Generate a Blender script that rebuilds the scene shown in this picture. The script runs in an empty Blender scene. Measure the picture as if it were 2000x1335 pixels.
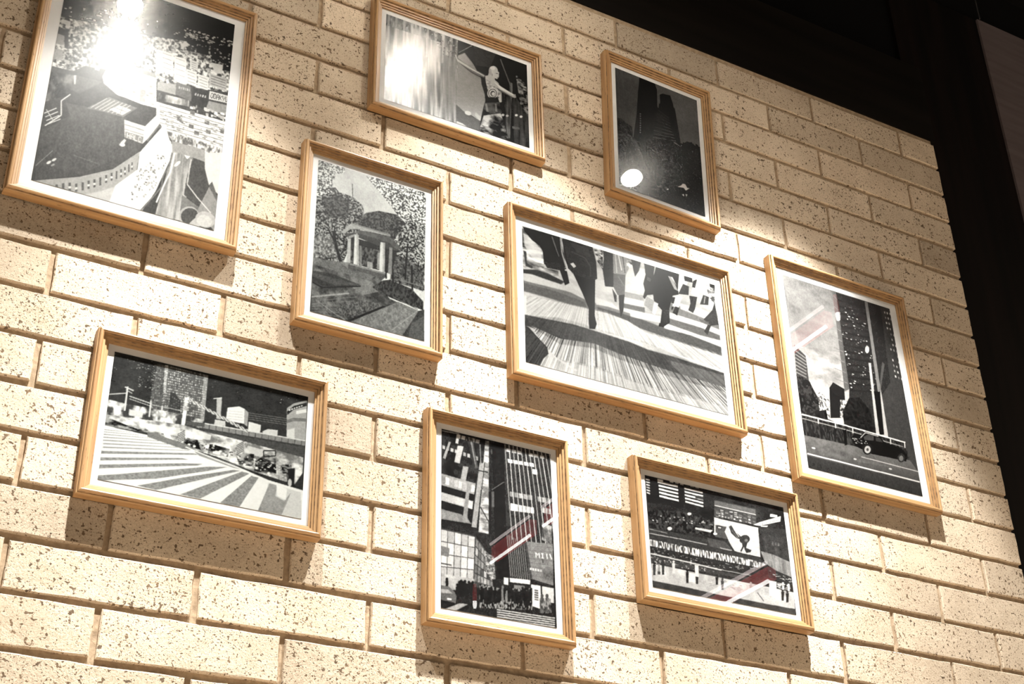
# Brick wall with nine framed black and white city photographs, lit by ceiling spotlights.
import bpy, math, random
import numpy as np
from mathutils import Matrix, Vector

scene = bpy.context.scene
COL = scene.collection
S = 0.70            # metres per course-unit x 10: one brick course is 0.07 m
TOP = 3.478         # height of the top of the brickwork above the floor
LEN, CRS = 0.34423 * S, 0.1 * S      # brick length and course height (joint centre to joint centre)


def W(x, y, z):
    """course-unit coordinates (wall top = 0) -> metres"""
    return Vector((x * S, y * S, z * S + TOP))


# ------------------------------------------------------------------ camera
cam_d = bpy.data.cameras.new("camera")
cam = bpy.data.objects.new("camera", cam_d)
COL.objects.link(cam)
cam_d.sensor_width = 36.0
cam_d.lens = 36.0 * 2869.47 / 2000.0
cam_d.clip_start = 0.02
rot = Matrix(((0.87070691, -0.23424255, -0.43243485),
              (-0.49138506, -0.45057149, -0.74533621),
              (-0.02025337, 0.86146141, -0.507419)))
cam.matrix_world = Matrix.Translation(W(-2.14141495, -2.48653429, -2.82574967)) @ rot.to_4x4()
scene.camera = cam

# ------------------------------------------------------------------ world, exposure
world = bpy.data.worlds.new("dim_room_light")
scene.world = world
world.use_nodes = True
bg = world.node_tree.nodes["Background"]
bg.inputs[0].default_value = (1.0, 0.84, 0.64, 1)
bg.inputs[1].default_value = 0.44
vs = scene.view_settings
vs.view_transform = 'Standard'
vs.look = 'None'
vs.exposure = 0.0
vs.gamma = 1.0
vs.use_curve_mapping = False

SPOT_W = 520.0
SPOT_COL = (1.0, 0.985, 0.93)
scene.cycles.max_bounces = 6
scene.cycles.diffuse_bounces = 3
scene.cycles.glossy_bounces = 3
scene.cycles.caustics_reflective = False


# ------------------------------------------------------------------ helpers
def link(o, parent=None):
    COL.objects.link(o)
    if parent is not None:
        o.parent = parent
    return o


def mesh_from(name, verts, faces, smooth=False):
    me = bpy.data.meshes.new(name)
    me.from_pydata([tuple(v) for v in verts], [], faces)
    me.validate()
    me.update()
    if smooth:
        me.polygons.foreach_set("use_smooth", [True] * len(me.polygons))
    return me


def obj(name, me, mat=None, parent=None, loc=None):
    o = bpy.data.objects.new(name, me)
    if mat is not None and me is not None and not me.materials:
        me.materials.append(mat)
    if loc is not None:
        o.location = loc
    return link(o, parent)


def tag(o, label=None, cat=None, group=None, kind=None):
    for k, v in (("label", label), ("category", cat), ("group", group), ("kind", kind)):
        if v:
            o[k] = v
    return o


class MB:
    """collects boxes and tubes into one mesh"""
    def __init__(self):
        self.v, self.f = [], []

    def box(self, a, b):
        n = len(self.v)
        (x0, y0, z0), (x1, y1, z1) = a, b
        self.v += [(x0, y0, z0), (x1, y0, z0), (x1, y1, z0), (x0, y1, z0), (x0, y0, z1), (x1, y0, z1), (x1, y1, z1), (x0, y1, z1)]
        self.f += [tuple(n + i for i in q) for q in ((0, 3, 2, 1), (4, 5, 6, 7), (0, 1, 5, 4), (1, 2, 6, 5), (2, 3, 7, 6), (3, 0, 4, 7))]
        return self

    def lathe(self, prof, seg=32, M=Matrix.Identity(4), cap=True):
        """prof: (radius, z) pairs, revolved about local z"""
        n = len(self.v)
        for r, z in prof:
            for k in range(seg):
                a = 2 * math.pi * k / seg
                self.v.append(tuple(M @ Vector((r * math.cos(a), r * math.sin(a), z))))
        for i in range(len(prof) - 1):
            for k in range(seg):
                k2 = (k + 1) % seg
                self.f.append((n + i * seg + k, n + i * seg + k2, n + (i + 1) * seg + k2, n + (i + 1) * seg + k))
        if cap:
            self.f.append(tuple(n + k for k in reversed(range(seg))))
            self.f.append(tuple(n + (len(prof) - 1) * seg + k for k in range(seg)))
        return self

    def tube(self, p, q, r, seg=12):
        p, q = Vector(p), Vector(q)
        d = q - p
        M = Matrix.Translation(p) @ d.to_track_quat('Z', 'Y').to_matrix().to_4x4()
        return self.lathe([(r, 0), (r, d.length)], seg, M)

    def build(self, name, mat, parent=None, loc=None, smooth=False):
        return obj(name, mesh_from(name, self.v, self.f, smooth), mat, parent, loc)


def new_mat(name):
    m = bpy.data.materials.new(name)
    m.use_nodes = True
    nt = m.node_tree
    return m, nt, nt.nodes["Principled BSDF"]


def N(nt, kind, **kw):
    n = nt.nodes.new(kind)
    for k, v in kw.items():
        if k.startswith("i_"):
            n.inputs[k[2:].replace("_", " ")].default_value = v
        else:
            setattr(n, k, v)
    return n


def ramp(nt, stops, interp='LINEAR'):
    r = nt.nodes.new("ShaderNodeValToRGB")
    r.color_ramp.interpolation = interp
    e = r.color_ramp.elements
    while len(e) < len(stops):
        e.new(0.5)
    for k, (p, c) in enumerate(stops):
        e[k].position = p
        e[k].color = c if len(c) == 4 else (*c, 1)
    return r


def mix_rgb(nt, a, b, fac, blend='MIX'):
    m = nt.nodes.new("ShaderNodeMix")
    m.data_type = 'RGBA'
    m.blend_type = blend
    L = nt.links
    for sock, val in ((m.inputs[6], a), (m.inputs[7], b), (m.inputs[0], fac)):
        if hasattr(val, "node"):
            L.new(val, sock)
        elif isinstance(val, (int, float)):
            sock.default_value = val
        else:
            sock.default_value = (*val, 1) if len(val) == 3 else val
    return m.outputs[2]


def math_n(nt, op, a, b=None):
    m = nt.nodes.new("ShaderNodeMath")
    m.operation = op
    for k, v in ((0, a), (1, b)):
        if v is None:
            continue
        if hasattr(v, "node"):
            nt.links.new(v, m.inputs[k])
        else:
            m.inputs[k].default_value = v
    return m.outputs[0]


# ------------------------------------------------------------------ materials
def brick_material():
    m, nt, b = new_mat("speckled_buff_brick")
    L = nt.links
    tc = N(nt, "ShaderNodeTexCoord")
    info = N(nt, "ShaderNodeObjectInfo")
    off = N(nt, "ShaderNodeVectorMath", operation='MULTIPLY_ADD')
    cmb = N(nt, "ShaderNodeCombineXYZ")
    for k in range(3):
        L.new(info.outputs["Random"], cmb.inputs[k])
    off.inputs[1].default_value = (91.0, 37.0, 53.0)
    L.new(cmb.outputs[0], off.inputs[0])
    L.new(tc.outputs["Object"], off.inputs[2])
    P = off.outputs[0]

    def noise(scale, detail=3.0, rough=0.6, vec=P):
        n = N(nt, "ShaderNodeTexNoise")
        n.inputs["Scale"].default_value = scale
        n.inputs["Detail"].default_value = detail
        n.inputs["Roughness"].default_value = rough
        L.new(vec, n.inputs["Vector"])
        return n
    # the clay body, a little different from brick to brick
    tint = ramp(nt, [(0.0, (0.44, 0.365, 0.285)), (0.14, (0.56, 0.465, 0.36)), (0.55, (0.66, 0.555, 0.435)), (1.0, (0.69, 0.57, 0.44))])
    L.new(info.outputs["Random"], tint.inputs[0])
    cloud = noise(14.0, 4.0)
    cl = ramp(nt, [(0.3, (0.88, 0.86, 0.84)), (0.7, (1.08, 1.08, 1.08))])
    L.new(cloud.outputs["Fac"], cl.inputs[0])
    body = mix_rgb(nt, tint.outputs[0], cl.outputs[0], 1.0, 'MULTIPLY')
    # fine sand grain
    g = noise(420.0, 2.0)
    gr = ramp(nt, [(0.32, (0.78, 0.76, 0.72)), (0.6, (1.05, 1.05, 1.05))])
    L.new(g.outputs["Fac"], gr.inputs[0])
    body = mix_rgb(nt, body, gr.outputs[0], 0.55, 'MULTIPLY')
    # iron spots: two sizes of ragged dark brown specks
    dens = noise(9.0, 1.0)
    spots = None
    for sc, lo, hi in ((165.0, 0.632, 0.675), (360.0, 0.628, 0.69), (640.0, 0.66, 0.72)):
        n = noise(sc, 1.6, 0.55)
        v = math_n(nt, 'ADD', n.outputs["Fac"], math_n(nt, 'MULTIPLY', math_n(nt, 'SUBTRACT', dens.outputs["Fac"], 0.5), 0.09))
        r = ramp(nt, [(lo, (0, 0, 0)), (hi, (1, 1, 1))])
        L.new(v, r.inputs[0])
        spots = r.outputs[0] if spots is None else math_n(nt, 'MAXIMUM', spots, r.outputs[0])
    sc_n = noise(33.0, 2.0)
    tone = ramp(nt, [(0.3, (0.05, 0.03, 0.018)), (0.75, (0.17, 0.105, 0.055))])
    L.new(sc_n.outputs["Fac"], tone.inputs[0])
    col = mix_rgb(nt, body, tone.outputs[0], math_n(nt, 'MULTIPLY', spots, 0.88))
    L.new(col, b.inputs["Base Color"])
    b.inputs["Roughness"].default_value = 0.9
    b.inputs["Specular IOR Level"].default_value = 0.15
    # sanded face: fine grain, shallow dimples, pitted spots
    h1 = math_n(nt, 'MULTIPLY', noise(300.0, 2.0, 0.7).outputs["Fac"], 0.55)
    h2 = math_n(nt, 'MULTIPLY', noise(70.0, 3.0, 0.6).outputs["Fac"], 0.9)
    h3 = math_n(nt, 'MULTIPLY', spots, -0.28)
    hh = math_n(nt, 'ADD', math_n(nt, 'ADD', h1, h2), h3)
    bp = N(nt, "ShaderNodeBump")
    bp.inputs["Strength"].default_value = 0.75
    bp.inputs["Distance"].default_value = 0.0016
    L.new(hh, bp.inputs["Height"])
    L.new(bp.outputs[0], b.inputs["Normal"])
    return m


def mortar_material():
    m, nt, b = new_mat("tan_mortar")
    L = nt.links
    tc = N(nt, "ShaderNodeTexCoord")
    n = N(nt, "ShaderNodeTexNoise")
    n.inputs["Scale"].default_value = 110.0
    n.inputs["Detail"].default_value = 5.0
    L.new(tc.outputs["Object"], n.inputs["Vector"])
    r = ramp(nt, [(0.3, (0.31, 0.225, 0.145)), (0.7, (0.48, 0.36, 0.24))])
    L.new(n.outputs["Fac"], r.inputs[0])
    L.new(r.outputs[0], b.inputs["Base Color"])
    b.inputs["Roughness"].default_value = 0.95
    bp = N(nt, "ShaderNodeBump")
    bp.inputs["Strength"].default_value = 0.8
    bp.inputs["Distance"].default_value = 0.002
    L.new(n.outputs["Fac"], bp.inputs["Height"])
    L.new(bp.outputs[0], b.inputs["Normal"])
    return m


def wood_material():
    m, nt, b = new_mat("honey_wood_moulding")
    L = nt.links
    tc = N(nt, "ShaderNodeTexCoord")
    info = N(nt, "ShaderNodeObjectInfo")
    off = N(nt, "ShaderNodeVectorMath", operation='MULTIPLY_ADD')
    cmb = N(nt, "ShaderNodeCombineXYZ")
    for k in range(3):
        L.new(info.outputs["Random"], cmb.inputs[k])
    off.inputs[1].default_value = (17.0, 5.0, 9.0)
    L.new(cmb.outputs[0], off.inputs[0])
    L.new(tc.outputs["Object"], off.inputs[2])
    mp = N(nt, "ShaderNodeMapping")
    mp.inputs["Scale"].default_value = (6.0, 160.0, 160.0)
    L.new(off.outputs[0], mp.inputs[0])
    n = N(nt, "ShaderNodeTexNoise")
    n.inputs["Scale"].default_value = 1.0
    n.inputs["Detail"].default_value = 5.0
    L.new(mp.outputs[0], n.inputs["Vector"])
    r = ramp(nt, [(0.28, (0.29, 0.155, 0.065)), (0.5, (0.39, 0.23, 0.105)), (0.75, (0.49, 0.31, 0.15))])
    L.new(n.outputs["Fac"], r.inputs[0])
    # dark wax left in scratches and worm holes
    mp2 = N(nt, "ShaderNodeMapping")
    mp2.inputs["Scale"].default_value = (60.0, 420.0, 420.0)
    L.new(off.outputs[0], mp2.inputs[0])
    n2 = N(nt, "ShaderNodeTexNoise")
    n2.inputs["Scale"].default_value = 1.0
    n2.inputs["Detail"].default_value = 3.0
    L.new(mp2.outputs[0], n2.inputs["Vector"])
    r2 = ramp(nt, [(0.66, (0, 0, 0)), (0.74, (1, 1, 1))])
    L.new(n2.outputs["Fac"], r2.inputs[0])
    col = mix_rgb(nt, r.outputs[0], (0.07, 0.035, 0.015), math_n(nt, 'MULTIPLY', r2.outputs[0], 0.75))
    L.new(col, b.inputs["Base Color"])
    b.inputs["Roughness"].default_value = 0.42
    b.inputs["Specular IOR Level"].default_value = 0.4
    bp = N(nt, "ShaderNodeBump")
    bp.inputs["Strength"].default_value = 0.25
    bp.inputs["Distance"].default_value = 0.0006
    L.new(n.outputs["Fac"], bp.inputs["Height"])
    L.new(bp.outputs[0], b.inputs["Normal"])
    return m


def wax_material():
    m, nt, b = new_mat("dark_wax_in_grooves")
    tc = N(nt, "ShaderNodeTexCoord")
    n = N(nt, "ShaderNodeTexNoise")
    n.inputs["Scale"].default_value = 90.0
    nt.links.new(tc.outputs["Object"], n.inputs["Vector"])
    r = ramp(nt, [(0.35, (0.10, 0.055, 0.025)), (0.7, (0.33, 0.20, 0.09))])
    nt.links.new(n.outputs["Fac"], r.inputs[0])
    nt.links.new(r.outputs[0], b.inputs["Base Color"])
    b.inputs["Roughness"].default_value = 0.6
    return m


def plain(name, col, rough=0.6, spec=0.5, metal=0.0, grain=None):
    """grain: (scale vector, darker colour) streaks"""
    m, nt, b = new_mat(name)
    tc = N(nt, "ShaderNodeTexCoord")
    mp = N(nt, "ShaderNodeMapping")
    mp.inputs["Scale"].default_value = grain[0] if grain else (40, 40, 40)
    nt.links.new(tc.outputs["Object"], mp.inputs[0])
    n = N(nt, "ShaderNodeTexNoise")
    n.inputs["Scale"].default_value = 1.0
    n.inputs["Detail"].default_value = 4.0
    nt.links.new(mp.outputs[0], n.inputs["Vector"])
    dark = grain[1] if grain else tuple(c * 0.92 for c in col)
    r = ramp(nt, [(0.35, dark), (0.65, col)])
    nt.links.new(n.outputs["Fac"], r.inputs[0])
    nt.links.new(r.outputs[0], b.inputs["Base Color"])
    b.inputs["Roughness"].default_value = rough
    b.inputs["Specular IOR Level"].default_value = spec
    b.inputs["Metallic"].default_value = metal
    return m


def emitter(name, col, strength):
    m, nt, b = new_mat(name)
    b.inputs["Base Color"].default_value = (*col, 1)
    b.inputs["Emission Color"].default_value = (*col, 1)
    b.inputs["Emission Strength"].default_value = strength
    return m


def glazing_material():
    m = bpy.data.materials.new("clear_glazing")
    m.use_nodes = True
    nt = m.node_tree
    nt.nodes.remove(nt.nodes["Principled BSDF"])
    out = nt.nodes["Material Output"]
    tr = N(nt, "ShaderNodeBsdfTransparent")
    gl = N(nt, "ShaderNodeBsdfGlossy")
    gl.inputs["Roughness"].default_value = 0.0
    lw = N(nt, "ShaderNodeLayerWeight")                     # Schlick reflectance of each face of the pane
    lw.inputs["Blend"].default_value = 0.5
    p5 = math_n(nt, 'POWER', lw.outputs["Facing"], 5.0)
    refl = math_n(nt, 'ADD', math_n(nt, 'MULTIPLY', p5, 0.70), 0.038)
    mx = N(nt, "ShaderNodeMixShader")
    nt.links.new(refl, mx.inputs[0])
    nt.links.new(tr.outputs[0], mx.inputs[1])
    nt.links.new(gl.outputs[0], mx.inputs[2])
    nt.links.new(mx.outputs[0], out.inputs[0])
    return m


def print_material():
    m, nt, b = new_mat("photographic_print")
    L = nt.links
    at = N(nt, "ShaderNodeVertexColor")
    at.layer_name = "print"
    L.new(at.outputs["Color"], b.inputs["Base Color"])
    b.inputs["Roughness"].default_value = 0.25
    b.inputs["Specular IOR Level"].default_value = 0.40
    tc = N(nt, "ShaderNodeTexCoord")
    mp = N(nt, "ShaderNodeMapping")
    mp.inputs["Scale"].default_value = (520.0, 1.0, 150.0)
    L.new(tc.outputs["Object"], mp.inputs[0])
    n = N(nt, "ShaderNodeTexNoise")
    n.inputs["Scale"].default_value = 1.0
    n.inputs["Detail"].default_value = 2.0
    L.new(mp.outputs[0], n.inputs["Vector"])
    bp = N(nt, "ShaderNodeBump")
    bp.inputs["Strength"].default_value = 0.14
    bp.inputs["Distance"].default_value = 0.0004
    L.new(n.outputs["Fac"], bp.inputs["Height"])
    L.new(bp.outputs[0], b.inputs["Normal"])
    return m


M_BRICK, M_MORTAR, M_WOOD, M_WAX = brick_material(), mortar_material(), wood_material(), wax_material()
M_GLASS, M_PRINT = glazing_material(), print_material()
M_MOUNT = plain("white_mount_board", (0.80, 0.80, 0.80), 0.85, 0.2)
M_BEAM = plain("black_stained_beam", (0.007, 0.0055, 0.0045), 0.55, 0.15, grain=((3.0, 30.0, 30.0), (0.003, 0.0025, 0.002)))
M_POST = plain("dark_stained_post", (0.008, 0.005, 0.0045), 0.6, 0.12, grain=((30.0, 30.0, 2.5), (0.003, 0.0025, 0.0025)))
M_BLACK = plain("black_painted_plaster", (0.0035, 0.0035, 0.004), 0.8, 0.1)
M_GREY = plain("grey_mauve_plaster", (0.13, 0.108, 0.115), 0.9, 0.2, grain=((6.0, 6.0, 60.0), (0.108, 0.088, 0.093)))
M_FLOOR = plain("brown_floor_board", (0.46, 0.395, 0.325), 0.5, 0.4, grain=((2.0, 30.0, 2.0), (0.38, 0.32, 0.26)))
M_METAL = plain("black_lamp_enamel", (0.015, 0.015, 0.016), 0.4, 0.5)
M_WIRE = plain("pale_steel_wire", (0.5, 0.5, 0.5), 0.35, 0.5, 1.0)
M_TUBE = emitter("white_light_tube", (1.0, 0.97, 0.93), 13.0)
M_TUBE2 = emitter("dim_light_tube", (1.0, 0.92, 0.90), 3.5)
M_RED = emitter("red_lit_panel", (0.85, 0.05, 0.06), 0.9)

# ------------------------------------------------------------------ the brick wall
X_END = 0.836                                       # right end of the brickwork (course-units)
N_CRS = 23
U_LEFT = -7.0
a = W(U_LEFT * 0.34423, 0, -N_CRS * 0.1)
b_ = W(X_END - 0.004, 0, 0.014)
wall = MB().box((a.x, 0.0062, a.z), (b_.x, 0.16, b_.z)).build("wall_back", M_MORTAR)
tag(wall, "buff speckled brick wall in running bond behind the frames", "wall", kind="structure")

rng = random.Random(7)
JX, JZ = 0.0080, 0.0082


def brick_mesh(length, height, seed):
    r = random.Random(seed)
    hx, hz = length / 2, height / 2
    nx = max(3, int(round(length / 0.03)))
    nz = 3
    ring = []
    for k in range(nx):
        ring.append((-hx + 2 * hx * k / nx, -hz))
    for k in range(nz):
        ring.append((hx, -hz + 2 * hz * k / nz))
    for k in range(nx):
        ring.append((hx - 2 * hx * k / nx, hz))
    for k in range(nz):
        ring.append((-hx, hz - 2 * hz * k / nz))
    jit = lambda s: r.uniform(-s, s)
    verts, n = [], len(ring)
    edge = [(x + jit(0.0008), z + jit(0.0008)) for x, z in ring]
    for (x, z) in edge:
        verts.append((x, 0.03, z))
    for (x, z) in edge:
        verts.append((x, 0.0016 + jit(0.0005), z))
    for (x, z) in edge:
        s = 0.0013 + abs(jit(0.0006))
        verts.append((x - s * (1 if x > 0 else -1) * (abs(x) > hx * 0.98), jit(0.00025), z - s * (1 if z > 0 else -1) * (abs(z) > hz * 0.9)))
    faces = []
    for lv in (0, 1):
        for k in range(n):
            k2 = (k + 1) % n
            faces.append((lv * n + k, lv * n + k2, (lv + 1) * n + k2, (lv + 1) * n + k))
    faces.append(tuple(2 * n + k for k in range(n)))
    me = mesh_from("brick", verts, faces)
    me.materials.append(M_BRICK)
    return me


full = [brick_mesh(LEN - JX, CRS - JZ, s) for s in range(8)]
for n in range(1, N_CRS + 1):
    zc = W(0, 0, -(n - 0.5) * 0.1).z
    first = U_LEFT if n % 2 else U_LEFT + 0.5
    u = first
    x_end = X_END * S
    while u * LEN < x_end - 0.02:
        x0, x1 = u * LEN + JX / 2, (u + 1) * LEN - JX / 2
        if x1 > x_end:
            x1 = x_end
            me = brick_mesh(x1 - x0, CRS - JZ, 100 + n)
        else:
            me = rng.choice(full)
        o = obj("brick", me, None, wall, ((x0 + x1) / 2 + rng.uniform(-.0007, .0007), rng.uniform(0.0002, 0.0014), zc + rng.uniform(-.0006, .0006)))
        o.rotation_euler = (rng.uniform(-.006, .006), rng.uniform(-.0025, .0025), rng.uniform(-.002, .002))
        u += 1

# ------------------------------------------------------------------ the rest of the shell
CEIL = 0.95
a, b_ = W(-9, 0, 0.0145), W(0.85, 0, 0.315)
beam = MB().box((a.x, 0.003, a.z), (b_.x, 0.14, b_.z)).build("trim_1", M_BEAM)
tag(beam, "dark stained timber beam running along the top of the brickwork", "beam", kind="structure")
a, b_ = W(-9, 0, 0.315), W(4.5, 0, CEIL)
up = MB().box((a.x, 0.055, a.z), (b_.x, 0.14, b_.z)).build("wall_upper", M_BLACK)
tag(up, "black painted wall above the dark beam", "wall", kind="structure")
a, b_ = W(X_END + 0.002, 0, -5.0), W(1.26, 0, 0.752)
post = MB().box((a.x, 0.045, a.z), (b_.x, 0.16, b_.z)).build("trim_2", M_POST)
tag(post, "dark stained post closing the right end of the brick wall", "post", kind="structure")
a, b_ = W(1.262, 0, -5.0), W(4.5, 0, 0.752)
gp = MB().box((a.x, 0.040, a.z), (b_.x, 0.05, b_.z)).build("wall_right", M_GREY)
tag(gp, "grey mauve plastered panel beyond the dark post", "wall", kind="structure")
a, b_ = W(-9, 0, CEIL), W(4.5, 0, CEIL)
ceil = MB().box((a.x, -7.0, a.z), (b_.x, 0.14, a.z + 0.05)).build("ceiling", M_BLACK)
tag(ceil, "black painted ceiling over the room", "ceiling", kind="structure")
floor = MB().box((a.x, -7.0, -0.05), (b_.x, 0.16, 0.0)).build("floor", M_FLOOR)
tag(floor, "brown boarded floor of the room", "floor", kind="structure")
p0, p1 = W(1.266, 0.02, 0.748), W(1.256, 0.02, CEIL - 0.001)
wire = MB().tube((p0.x, 0.035, p0.z - 0.0), (p1.x, 0.03, p1.z), 0.0016).build("hanging_wire", M_WIRE)
tag(wire, "thin pale wire hanging above the corner of the grey panel", "wire")

# ------------------------------------------------------------------ print raster: flat tone drawings of the nine photographs
FONT = {'A': "0E11111F111111", 'B': "1E11111E11111E", 'C': "0E11101010110E", 'D': "1E11111111111E", 'H': "1111111F111111", 'I': "0E04040404040E",
        'J': "0702020202120C", 'K': "11121418141211", 'L': "1010101010101F", 'M': "111B1515111111", 'O': "0E11111111110E", 'U': "1111111111110E",
        'Y': "1111110A040404", 'E': "1F10101E10101F", 'N': "11191513111111", 'R': "1E11111E141211", 'S': "0F10100E01011E", 'T': "1F040404040404", ' ': "00000000000000"}


class Canvas:
    def __init__(self, w, h, bgv):
        self.w, self.h = w, h
        self.a = np.full((h, w), float(bgv))

    def _box(self, pts):
        xs, ys = pts[:, 0], pts[:, 1]
        x0, x1 = max(0, int(xs.min()) - 1), min(self.w, int(xs.max()) + 2)
        y0, y1 = max(0, int(ys.min()) - 1), min(self.h, int(ys.max()) + 2)
        return x0, x1, y0, y1

    def mask(self, pts):
        x0, x1, y0, y1 = self._box(pts)
        if x1 <= x0 or y1 <= y0:
            return None
        X = np.arange(x0, x1)[None, :] + 0.5
        Y = np.arange(y0, y1)[:, None] + 0.5
        m = np.zeros((y1 - y0, x1 - x0), bool)
        n = len(pts)
        for i in range(n):
            ax, ay = pts[i]
            bx, by = pts[(i + 1) % n]
            if ay == by:
                continue
            c = (ay <= Y) != (by <= Y)
            xi = ax + (Y - ay) * (bx - ax) / (by - ay)
            m ^= c & (X < xi)
        return m, (slice(y0, y1), slice(x0, x1)), X, Y

    def P(self, flat):
        p = np.array(flat, float).reshape(-1, 2) / 2000.0
        return p * (self.w, self.h)

    def noise(self, fu, fv, seed, octaves=4):
        r = np.random.RandomState(seed)
        out, amp, tot = np.zeros((self.h, self.w)), 1.0, 0.0
        for _ in range(octaves):
            gw, gh = max(2, int(fu) + 2), max(2, int(fv) + 2)
            g = r.rand(gh, gw)
            yy = np.linspace(0, gh - 1.001, self.h)
            xx = np.linspace(0, gw - 1.001, self.w)
            y0, x0 = yy.astype(int), xx.astype(int)
            ty, tx = (yy - y0)[:, None], (xx - x0)[None, :]
            ty, tx = ty * ty * (3 - 2 * ty), tx * tx * (3 - 2 * tx)
            a0 = g[y0][:, x0] * (1 - tx) + g[y0][:, x0 + 1] * tx
            a1 = g[y0 + 1][:, x0] * (1 - tx) + g[y0 + 1][:, x0 + 1] * tx
            out += amp * (a0 * (1 - ty) + a1 * ty)
            tot += amp
            amp *= 0.6
            fu *= 2.1
            fv *= 2.1
            if fu > self.w / 2 or fv > self.h / 2:
                break
        return out / tot

    def op(self, o):
        k = o[0]
        if k == 'p':                                   # flat tone
            _, val, al, flat = o
            r = self.mask(self.P(flat))
            if r:
                m, sl = r[0], r[1]
                s = self.a[sl]
                s[m] = s[m] * (1 - al) + val * al
        elif k == 'g':                                 # tone running from point A to point B
            _, v0, v1, ab, flat = o
            r = self.mask(self.P(flat))
            if r:
                m, sl, X, Y = r
                A, B = self.P(ab)
                d = B - A
                t = np.clip(((X - A[0]) * d[0] + (Y - A[1]) * d[1]) / (d @ d + 1e-9), 0, 1)
                self.a[sl][m] = (v0 + (v1 - v0) * t)[m]
        elif k == 'n':                                 # cloudy tone: lo..hi, frequency across and down, contrast, opacity
            _, lo, hi, fu, fv, con, al, seed, flat = o
            r = self.mask(self.P(flat))
            if r:
                m, sl = r[0], r[1]
                n = self.noise(fu, fv, seed)[sl]
                t = np.clip((n - 0.5) * con + 0.5, 0, 1)
                s = self.a[sl]
                s[m] = (s * (1 - al) + (lo + (hi - lo) * t) * al)[m]
        elif k == 's':                                 # scattered little blocks
            _, cnt, w0, w1, h0, h1, lo, hi, seed, flat = o
            P = self.P(flat)
            r = self.mask(P)
            if r:
                m, sl = r[0], r[1]
                q = np.random.RandomState(seed)
                ys, xs = np.nonzero(m)
                if len(ys):
                    pick = q.randint(0, len(ys), cnt)
                    sw = self.w / 2000.0
                    sh = self.h / 2000.0
                    for i in pick:
                        cx, cy = xs[i] + sl[1].start, ys[i] + sl[0].start
                        ww, hh = q.uniform(w0, w1) * sw, q.uniform(h0, h1) * sh
                        self.a[max(0, int(cy - hh / 2)):int(cy + hh / 2) + 1, max(0, int(cx - ww / 2)):int(cx + ww / 2) + 1] = q.uniform(lo, hi)
        elif k == 'l':                                 # lattice of panes in a four-sided face (TL TR BR BL)
            _, nx, ny, gx, gy, prob, lo, hi, seed, flat = o
            q = np.random.RandomState(seed)
            A, B, C, D = self.P(flat)
            at = lambda u, v: (A * (1 - u) + B * u) * (1 - v) + (D * (1 - u) + C * u) * v
            for i in range(nx):
                for j in range(ny):
                    val = q.uniform(lo, hi)
                    if q.rand() > prob:
                        continue
                    u0, u1 = (i + gx / 2) / nx, (i + 1 - gx / 2) / nx
                    v0, v1 = (j + gy / 2) / ny, (j + 1 - gy / 2) / ny
                    r = self.mask(np.array([at(u0, v0), at(u1, v0), at(u1, v1), at(u0, v1)]))
                    if r:
                        self.a[r[1]][r[0]] = val
        elif k == 'z':                                 # zoom streaks about a centre
            _, lo, hi, na, nr, con, al, seed, cen, flat = o
            r = self.mask(self.P(flat))
            if r:
                m, sl, X, Y = r
                C = self.P(cen)[0]
                ang = np.arctan2(Y - C[1], X - C[0])
                rad = np.hypot(X - C[0], Y - C[1]) / self.h
                q = np.random.RandomState(seed)
                G = q.rand(64, 4096)
                ai = (ang + math.pi) / (2 * math.pi) * na
                ri = rad * nr
                a0, r0 = ai.astype(int), ri.astype(int)
                ta, t = ai - a0, ri - r0
                g = lambda i, j: G[j % 64, i % 4096]
                v = (g(a0, r0) * (1 - ta) + g(a0 + 1, r0) * ta) * (1 - t) + (g(a0, r0 + 1) * (1 - ta) + g(a0 + 1, r0 + 1) * ta) * t
                tt = np.clip((v - 0.5) * con + 0.5, 0, 1)
                s = self.a[sl]
                s[m] = (s * (1 - al) + (lo + (hi - lo) * tt) * al)[m]
        elif k == 't':                                 # block lettering in a four-sided face
            _, txt, val, flat = o
            A, B, C, D = self.P(flat)
            at = lambda u, v: (A * (1 - u) + B * u) * (1 - v) + (D * (1 - u) + C * u) * v
            cols = len(txt) * 6 - 1
            for c, ch in enumerate(txt):
                rows = FONT.get(ch, FONT[' '])
                for j in range(7):
                    bits = int(rows[2 * j:2 * j + 2], 16)
                    for i in range(5):
                        if bits >> (4 - i) & 1:
                            u0, u1 = (c * 6 + i) / cols, (c * 6 + i + 1.05) / cols
                            r = self.mask(np.array([at(u0, j / 7), at(u1, j / 7), at(u1, (j + 1.05) / 7), at(u0, (j + 1.05) / 7)]))
                            if r:
                                self.a[r[1]][r[0]] = val
        elif k == 'f':                                 # photographic texture, strongest in the middle tones
            _, amp, fu, fv, seed = o
            n = self.noise(fu, fv, seed, 4) - 0.5
            self.a = np.clip(self.a + n * amp * np.sqrt(np.clip(self.a, 6, 249) * (255 - np.clip(self.a, 6, 249))) / 127.0, 8, 255)
        elif k == 'b':                                 # soften everything drawn so far
            for _ in range(o[1]):
                p = np.pad(self.a, 1, mode='edge')
                self.a = (p[:-2, 1:-1] + p[2:, 1:-1] + p[1:-1, :-2] + p[1:-1, 2:] + 4 * p[1:-1, 1:-1]) / 8


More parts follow.
